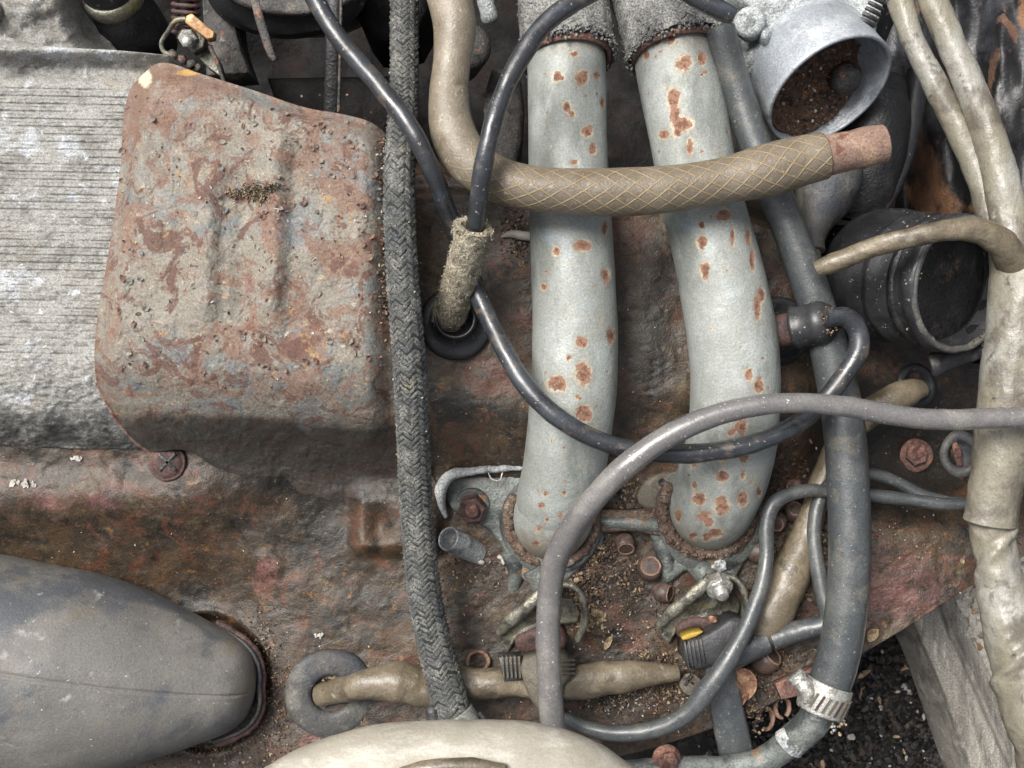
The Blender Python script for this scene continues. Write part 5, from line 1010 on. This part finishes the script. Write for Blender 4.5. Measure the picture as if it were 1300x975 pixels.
simple('thin_rod', [(318, -30, 60, 5), (326, 10, 58, 5.5), (335, 42, 54, 5.5), (344, 68, 50, 5), (348, 76, 48, 3.5)], 'dirtyblack', 'thin grimy rod hanging in front of the dark round cover', 'rod', flat=.5, amp=1)
t = thing('guide_tube', 423, 60, 60, 'flat brown guide tube passing under the long black cable', 'tube')
mb = MB(); tube(mb, [(424, -60, 70, 11), (424, 0, 70, 11), (423, 60, 60, 10.5), (421, 142, 30, 10)], 16, 5, amp=1.2, flat=.5); build('tube_body', mb, M['blackmetal'], t)
mb = MB(); tube(mb, [(433, -60, 74, 2), (433, 0, 74, 2), (432, 60, 66, 2), (430, 142, 36, 2)], 8, 5, amp=.6); build('tube_edge', mb, M['dirtyblack'], t)
mb = MB(); lathe(mb, (592, 62, -40), (.2, 0, 1), [(-60, 28), (10, 30), (16, 28), (18, 20), (16, .01)], 40, amp=1); tag(build('round_plug', mb, M['dirtyblack']), 'dark round plug half hidden behind the tan hose', 'plug')
mb = MB(); tube(mb, [(610, -60, 30, 12), (616, -10, 26, 12), (621, 22, 20, 11)], 20, 4, amp=2, ns=.08, cap1='round'); tag(build('silver_stub', mb, M['alugrit']), 'short silver stub between the tan hose and the straighter pipe top', 'stub')
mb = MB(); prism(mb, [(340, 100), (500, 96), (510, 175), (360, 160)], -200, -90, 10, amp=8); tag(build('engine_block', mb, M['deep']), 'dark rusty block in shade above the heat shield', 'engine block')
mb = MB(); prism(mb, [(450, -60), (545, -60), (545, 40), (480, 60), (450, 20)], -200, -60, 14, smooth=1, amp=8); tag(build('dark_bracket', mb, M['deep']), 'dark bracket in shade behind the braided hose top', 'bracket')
mb = MB(); prism(mb, [(612, 90), (660, 86), (668, 160), (650, 240), (618, 236)], -220, -100, 8, smooth=1, amp=6); tag(build('blue_grey_lug', mb, M['dirtyblack']), 'dusty grey lug in shade left of the straighter pipe', 'lug')
# ================================================================ NUT SHELLS, LEAVES AND LITTER
GROUP = 'nut shells lying round the flanges'
def nut_shell(x, y, z, r, ax, label):
    t = thing('nut_shell', x, y, z, label, 'nut shell', GROUP)
    mb = MB(); lathe(mb, (x, y, z), ax, [(-r*1.1, .01), (-r*1.02, r*.45), (-r*.7, r*.8), (-r*.2, r), (r*.35, r*.96), (r*.7, r*.84), (r*.72, r*.78)], 24, amp=r*.08, ns=.06, sd=int(x)); sh = build('shell', mb, M['nut'], t)
    mb = MB(); lathe(mb, (x, y, z), ax, [(r*.66, r*.82), (r*.78, r*.80), (r*.8, r*.7), (r*.55, r*.55), (r*.45, .01)], 24, amp=r*.1, ns=.1, sd=int(y)); build('cut_rim', mb, M['nutcut'], sh)
    return t
for x, y, r, ax, lab in (
    (825, 722, 16, (0, -.5, 1), 'smooth brown nut shell between the two flanges, below the linking bar'),
    (936, 692, 14, (-.3, -.8, .6), 'grey brown nut shell touching the weld of the bent pipe'),
    (955, 662, 13, (-.5, -.3, .8), 'brown nut shell beside the bent pipe, inside the slim tube loop'),
    (962, 700, 15, (1, .2, .4), 'reddish nut shell half hidden behind the slim tube'),
    (842, 752, 13, (.9, .1, .6), 'broken dark nut shell beneath the bent pipe flange'),
    (972, 838, 18, (.6, -.6, .5), 'glossy chestnut brown shell under the cracked black lead'),
    (1008, 650, 13, (0, -.6, .8), 'brown nut shell beside the slim tube near the coolant hose'),
    (988, 662, 12, (-.5, .3, .8), 'dull nut shell between slim tube and brown taped cable'),
    (1052, 636, 12, (.3, 0, 1), 'pale brown nut shell touching the left side of the coolant hose'),
    (794, 690, 13, (0, .7, .8), 'dark red nut shell just under the linking bar'),
    (1010, 618, 11, (-.6, 0, .8), 'small nut shell above the slim tube bend')):
    z = hp_at(x, y)+r*.6; nut_shell(x, y, z, r, ax, lab)
def ring_shell(x, y, z, r, ax, lab):
    mb = MB(); lathe(mb, (x, y, z), ax, [(-5, r), (3, r), (4, r*.93), (3, r*.8), (-5, r*.78)], 28, squash=.8, amp=1.2, ns=.1); mb.f = mb.f[:-2] if False else mb.f
    tag(build('curled_shell', mb, M['nutcut']), lab, 'shell')
def ring(name, x, y, z, rx, ry, r, a0, a1, mt, lab):
    mb = MB(); tube(mb, [(x+rx*math.cos(a), y+ry*math.sin(a), z+4*math.sin(a*1.3), r) for a in np.linspace(a0, a1, 24)], 10, 2, amp=1, ns=.12, flat=1.8); tag(build(name, mb, M[mt]), lab, 'shell')
ring('curled_shell', 607, 840, hp_at(607, 840)+6, 13, 12, 2.6, -3.5, 1.6, 'nutcut', 'pale curled shell ring above the brown taped cable, beside the ribbed connector')
ring('curled_shell', 993, 898, -30, 9, 13, 2.6, -4.6, 1.0, 'nutcut', 'curled pale ring shell below the rusty panel corner')
ring('curled_shell', 972, 912, -40, 9, 14, 2.6, -3, 2, 'nutcut', 'curled shell piece hanging under the panel edge')
# leaves
def leaf(x, y, z, ln, wd, ang, mt, lab, bend=.5, twist=.4):
    nU, nV = 16, 9; V = []; F = []
    for i in range(nU):
        u = i/(nU-1)
        for j in range(nV):
            v = j/(nV-1)*2-1; w_ = wd*math.sin(math.pi*min(u*.97+.02, 1))**.7; a = ang+twist*(u-.5)
            px = (u-.5)*ln; py = v*w_*.5; h = bend*(v*v*w_*.5+math.sin(u*5)*ln*.08)+random.uniform(-.5, .5)
            V.append(tuple(W(x+px*math.cos(a)-py*math.sin(a), y+px*math.sin(a)+py*math.cos(a), z+h)))
    for i in range(nU-1):
        for j in range(nV-1): F.append((i*nV+j, i*nV+j+1, (i+1)*nV+j+1, (i+1)*nV+j))
    mb = MB(); mb.add(V, F); o = build('dead_leaf', mb, M[mt]); sm = o.modifiers.new('s', 'SOLIDIFY'); sm.thickness = .6*S; tag(o, lab, 'leaf', 'dead leaves'); return o
leaf(948, 866, 34, 52, 26, 1.2, 'leaf', 'curled brown dead leaf right of the grey strap', .8, 1.2)
leaf(934, 888, 30, 40, 24, 2.2, 'leaf', 'crumpled tan leaf touching the grey strap', .9, -.8)
leaf(772, 816, hp_at(772, 816)+3, 20, 8, -1.1, 'lit1', 'tiny pale pointed leaf lying between the two clamps', .3, .1)
leaf(905, 786, 50, 12, 8, .6, 'leaf', 'small orange leaf bit caught at the bolted clamp', .3, .1)
leaf(1108, 806, hp_at(1108, 800)+4, 20, 14, -.9, 'lit1', 'small tan leaf with a twig on the panel edge', .4, .2)
leaf(1222, 712, hp_at(1222, 712)+3, 9, 6, 1.2, 'lit1', 'tiny tan seed husk on the reddish panel beside the loom', .4, .2)
mb = MB(); tube(mb, [(1090, 788, hp_at(1090, 788)+4, .9), (1104, 786, hp_at(1104, 788)+8, .9), (1116, 794, hp_at(1114, 794)+8, .9), (1119, 806, hp_at(1112, 806)+5, .9), (1114, 818, 2, .9)], 6, 2); tag(build('thin_twig', mb, M['lit2']), 'hair thin curved twig on the rusty panel edge', 'twig')
for x, y, a in ((596, 706, .4), (609, 714, -.5), (634, 708, .6)):
    pass
mb = MB()
for x, y in ((594, 705), (600, 710), (611, 713), (635, 708), (639, 713)): chunk(mb, W(x, y, hp_at(x, y)+3), 6, 0, (1, .7, .4))
for x, y, l in ((402, 806, 5), (96, 583, 5), (24, 612, 6), (36, 615, 5)):
    for i in range(9): flake(mb, W(x+random.uniform(-1.5, 1.5)*l, y+random.uniform(-.3, .3)*l, hp_at(x, y)+1.5+i*.1), l*random.uniform(.4, 1), (random.uniform(-.3, .3), random.uniform(-.3, .3), 1))
tag(build('white_chips', mb, M['lit4']), 'white paint chips scattered on the panel', 'paint chips', kind='stuff')
# plant litter heaps on the panel round the flanges
mb = MB(); mats = [M['lit1'], M['lit2'], M['lit3'], M['lit4'], M['lit5']]
def heap(cx, cy, sx, sy, n, zt=10, big=4.0, cols=(0, 1, 1, 2, 2, 2)):
    for i in range(n):
        x, y = random.gauss(cx, sx), random.gauss(cy, sy)
        e = math.exp(-((x-cx)/sx)**2*.5-((y-cy)/sy)**2*.5); z = hp_at(x, y)+random.uniform(0, zt)*e+.5
        p = W(x, y, z)
        if random.random() < .6: flake(mb, p, random.uniform(1.2, big), (random.uniform(-.9, .9), random.uniform(-.9, .9), .8), random.choice(cols), asp=.45, curl=.6)
        else: chunk(mb, p, random.uniform(1, big*.6), random.choice(cols), (1.2, .8, .7))
heap(735, 745, 16, 16, 420, 12, 7, (0, 1, 1, 2, 2)); heap(762, 700, 16, 10, 320, 12, 5, (0, 1, 2, 2, 2)); heap(790, 740, 20, 14, 260, 8, 4.5)
heap(745, 785, 12, 8, 200, 8, 6.5, (0, 0, 1, 1)); heap(850, 790, 14, 20, 200, 6, 4); heap(835, 840, 22, 10, 300, 8, 4, (0, 2, 2, 1)); heap(780, 890, 40, 12, 420, 6, 3.6, (0, 1, 2, 3, 2, 1, 2))
heap(850, 880, 16, 10, 260, 10, 4, (0, 1, 2)); heap(935, 905, 20, 12, 260, 8, 5, (0, 1, 2)); heap(990, 840, 14, 10, 160, 5, 3); heap(960, 860, 14, 14, 240, 10, 4.5); heap(800, 800, 60, 60, 420, 2, 2.6, (0, 1, 2, 3, 4))
heap(780, 620, 26, 12, 240, 6, 4, (2, 2, 1, 0)); heap(985, 620, 26, 30, 420, 8, 5, (2, 2, 1)); heap(1040, 690, 14, 40, 360, 8, 5, (2, 1, 0)); heap(985, 720, 18, 40, 360, 6, 5, (2, 2, 1)); heap(335, 850, 14, 50, 420, 6, 2.6, (0, 1, 2, 2)); heap(345, 900, 16, 30, 240, 5, 3, (0, 1, 2))
heap(260, 950, 60, 12, 300, 5, 3.4, (0, 1, 2, 2, 1)); heap(655, 300, 10, 26, 160, 5, 4, (0, 1, 2, 4)); heap(650, 240, 12, 10, 120, 6, 4, (0, 1)); heap(610, 725, 30, 20, 160, 4, 3, (0, 2, 2)); heap(1120, 680, 60, 30, 120, 1, 2, (0, 2, 3))
for i in range(900):
    x, y = random.uniform(0, 1240), random.uniform(250, 950)
    if y > 738+(1243-x)*.62: continue
    flake(mb, W(x, y, hp_at(x, y)+.8), random.uniform(.5, 1.8), (random.uniform(-.4, .4), random.uniform(-.4, .4), 1), random.choice([0, 1, 2, 3, 4, 4]))
tag(build('panel_litter', mb, mats, smooth=False, recalc=False), 'heaps of husks, crumbs and rust scale lying on the panel', 'litter', kind='stuff')
# dust specks stuck to cables
# small rust bolt head and dome rivets on the lower panel
for x, y, r, mt, lab in ((846, 912, 11, 'panel', 'low round rivet head on the rusty panel left of the slim tube'), (548, 884, 9, 'rust', 'rusty square lug beside the braided hose ferrule')):
    mb = MB(); z = hp_at(x, y); lathe(mb, (x, y, z), (0, 0, 1), [(-4, r), (2, r), (7, r*.8), (10, r*.4), (10.5, .01)], 4 if mt == 'rust' else 26, amp=.8); tag(build('rivet_head', mb, M[mt]), lab, 'rivet')

mb = MB()
for i in range(130):
    x, y = random.uniform(150, 488), random.uniform(110, 500); 
    if random.random() < .5: x, y = random.choice([(random.gauss(430, 40), random.gauss(190, 25)), (random.gauss(165, 12), random.uniform(120, 480)), (random.gauss(330, 40), random.gauss(250, 50)), (random.gauss(470, 14), random.uniform(200, 400))])
    if not (150 < x < 492 and 120 < y < 500): continue
    flake(mb, W(x, y, hs_at(x, y)+1.4), random.uniform(2, 5.5), (random.uniform(-.35, .35), random.uniform(-.35, .35), 1), random.choice([0, 0, 1, 2]), curl=.5, asp=.7)
tag(build('lifting_scale', mb, [M['shield'], M['shield'], M['rust']], shield, smooth=False), kind='stuff')
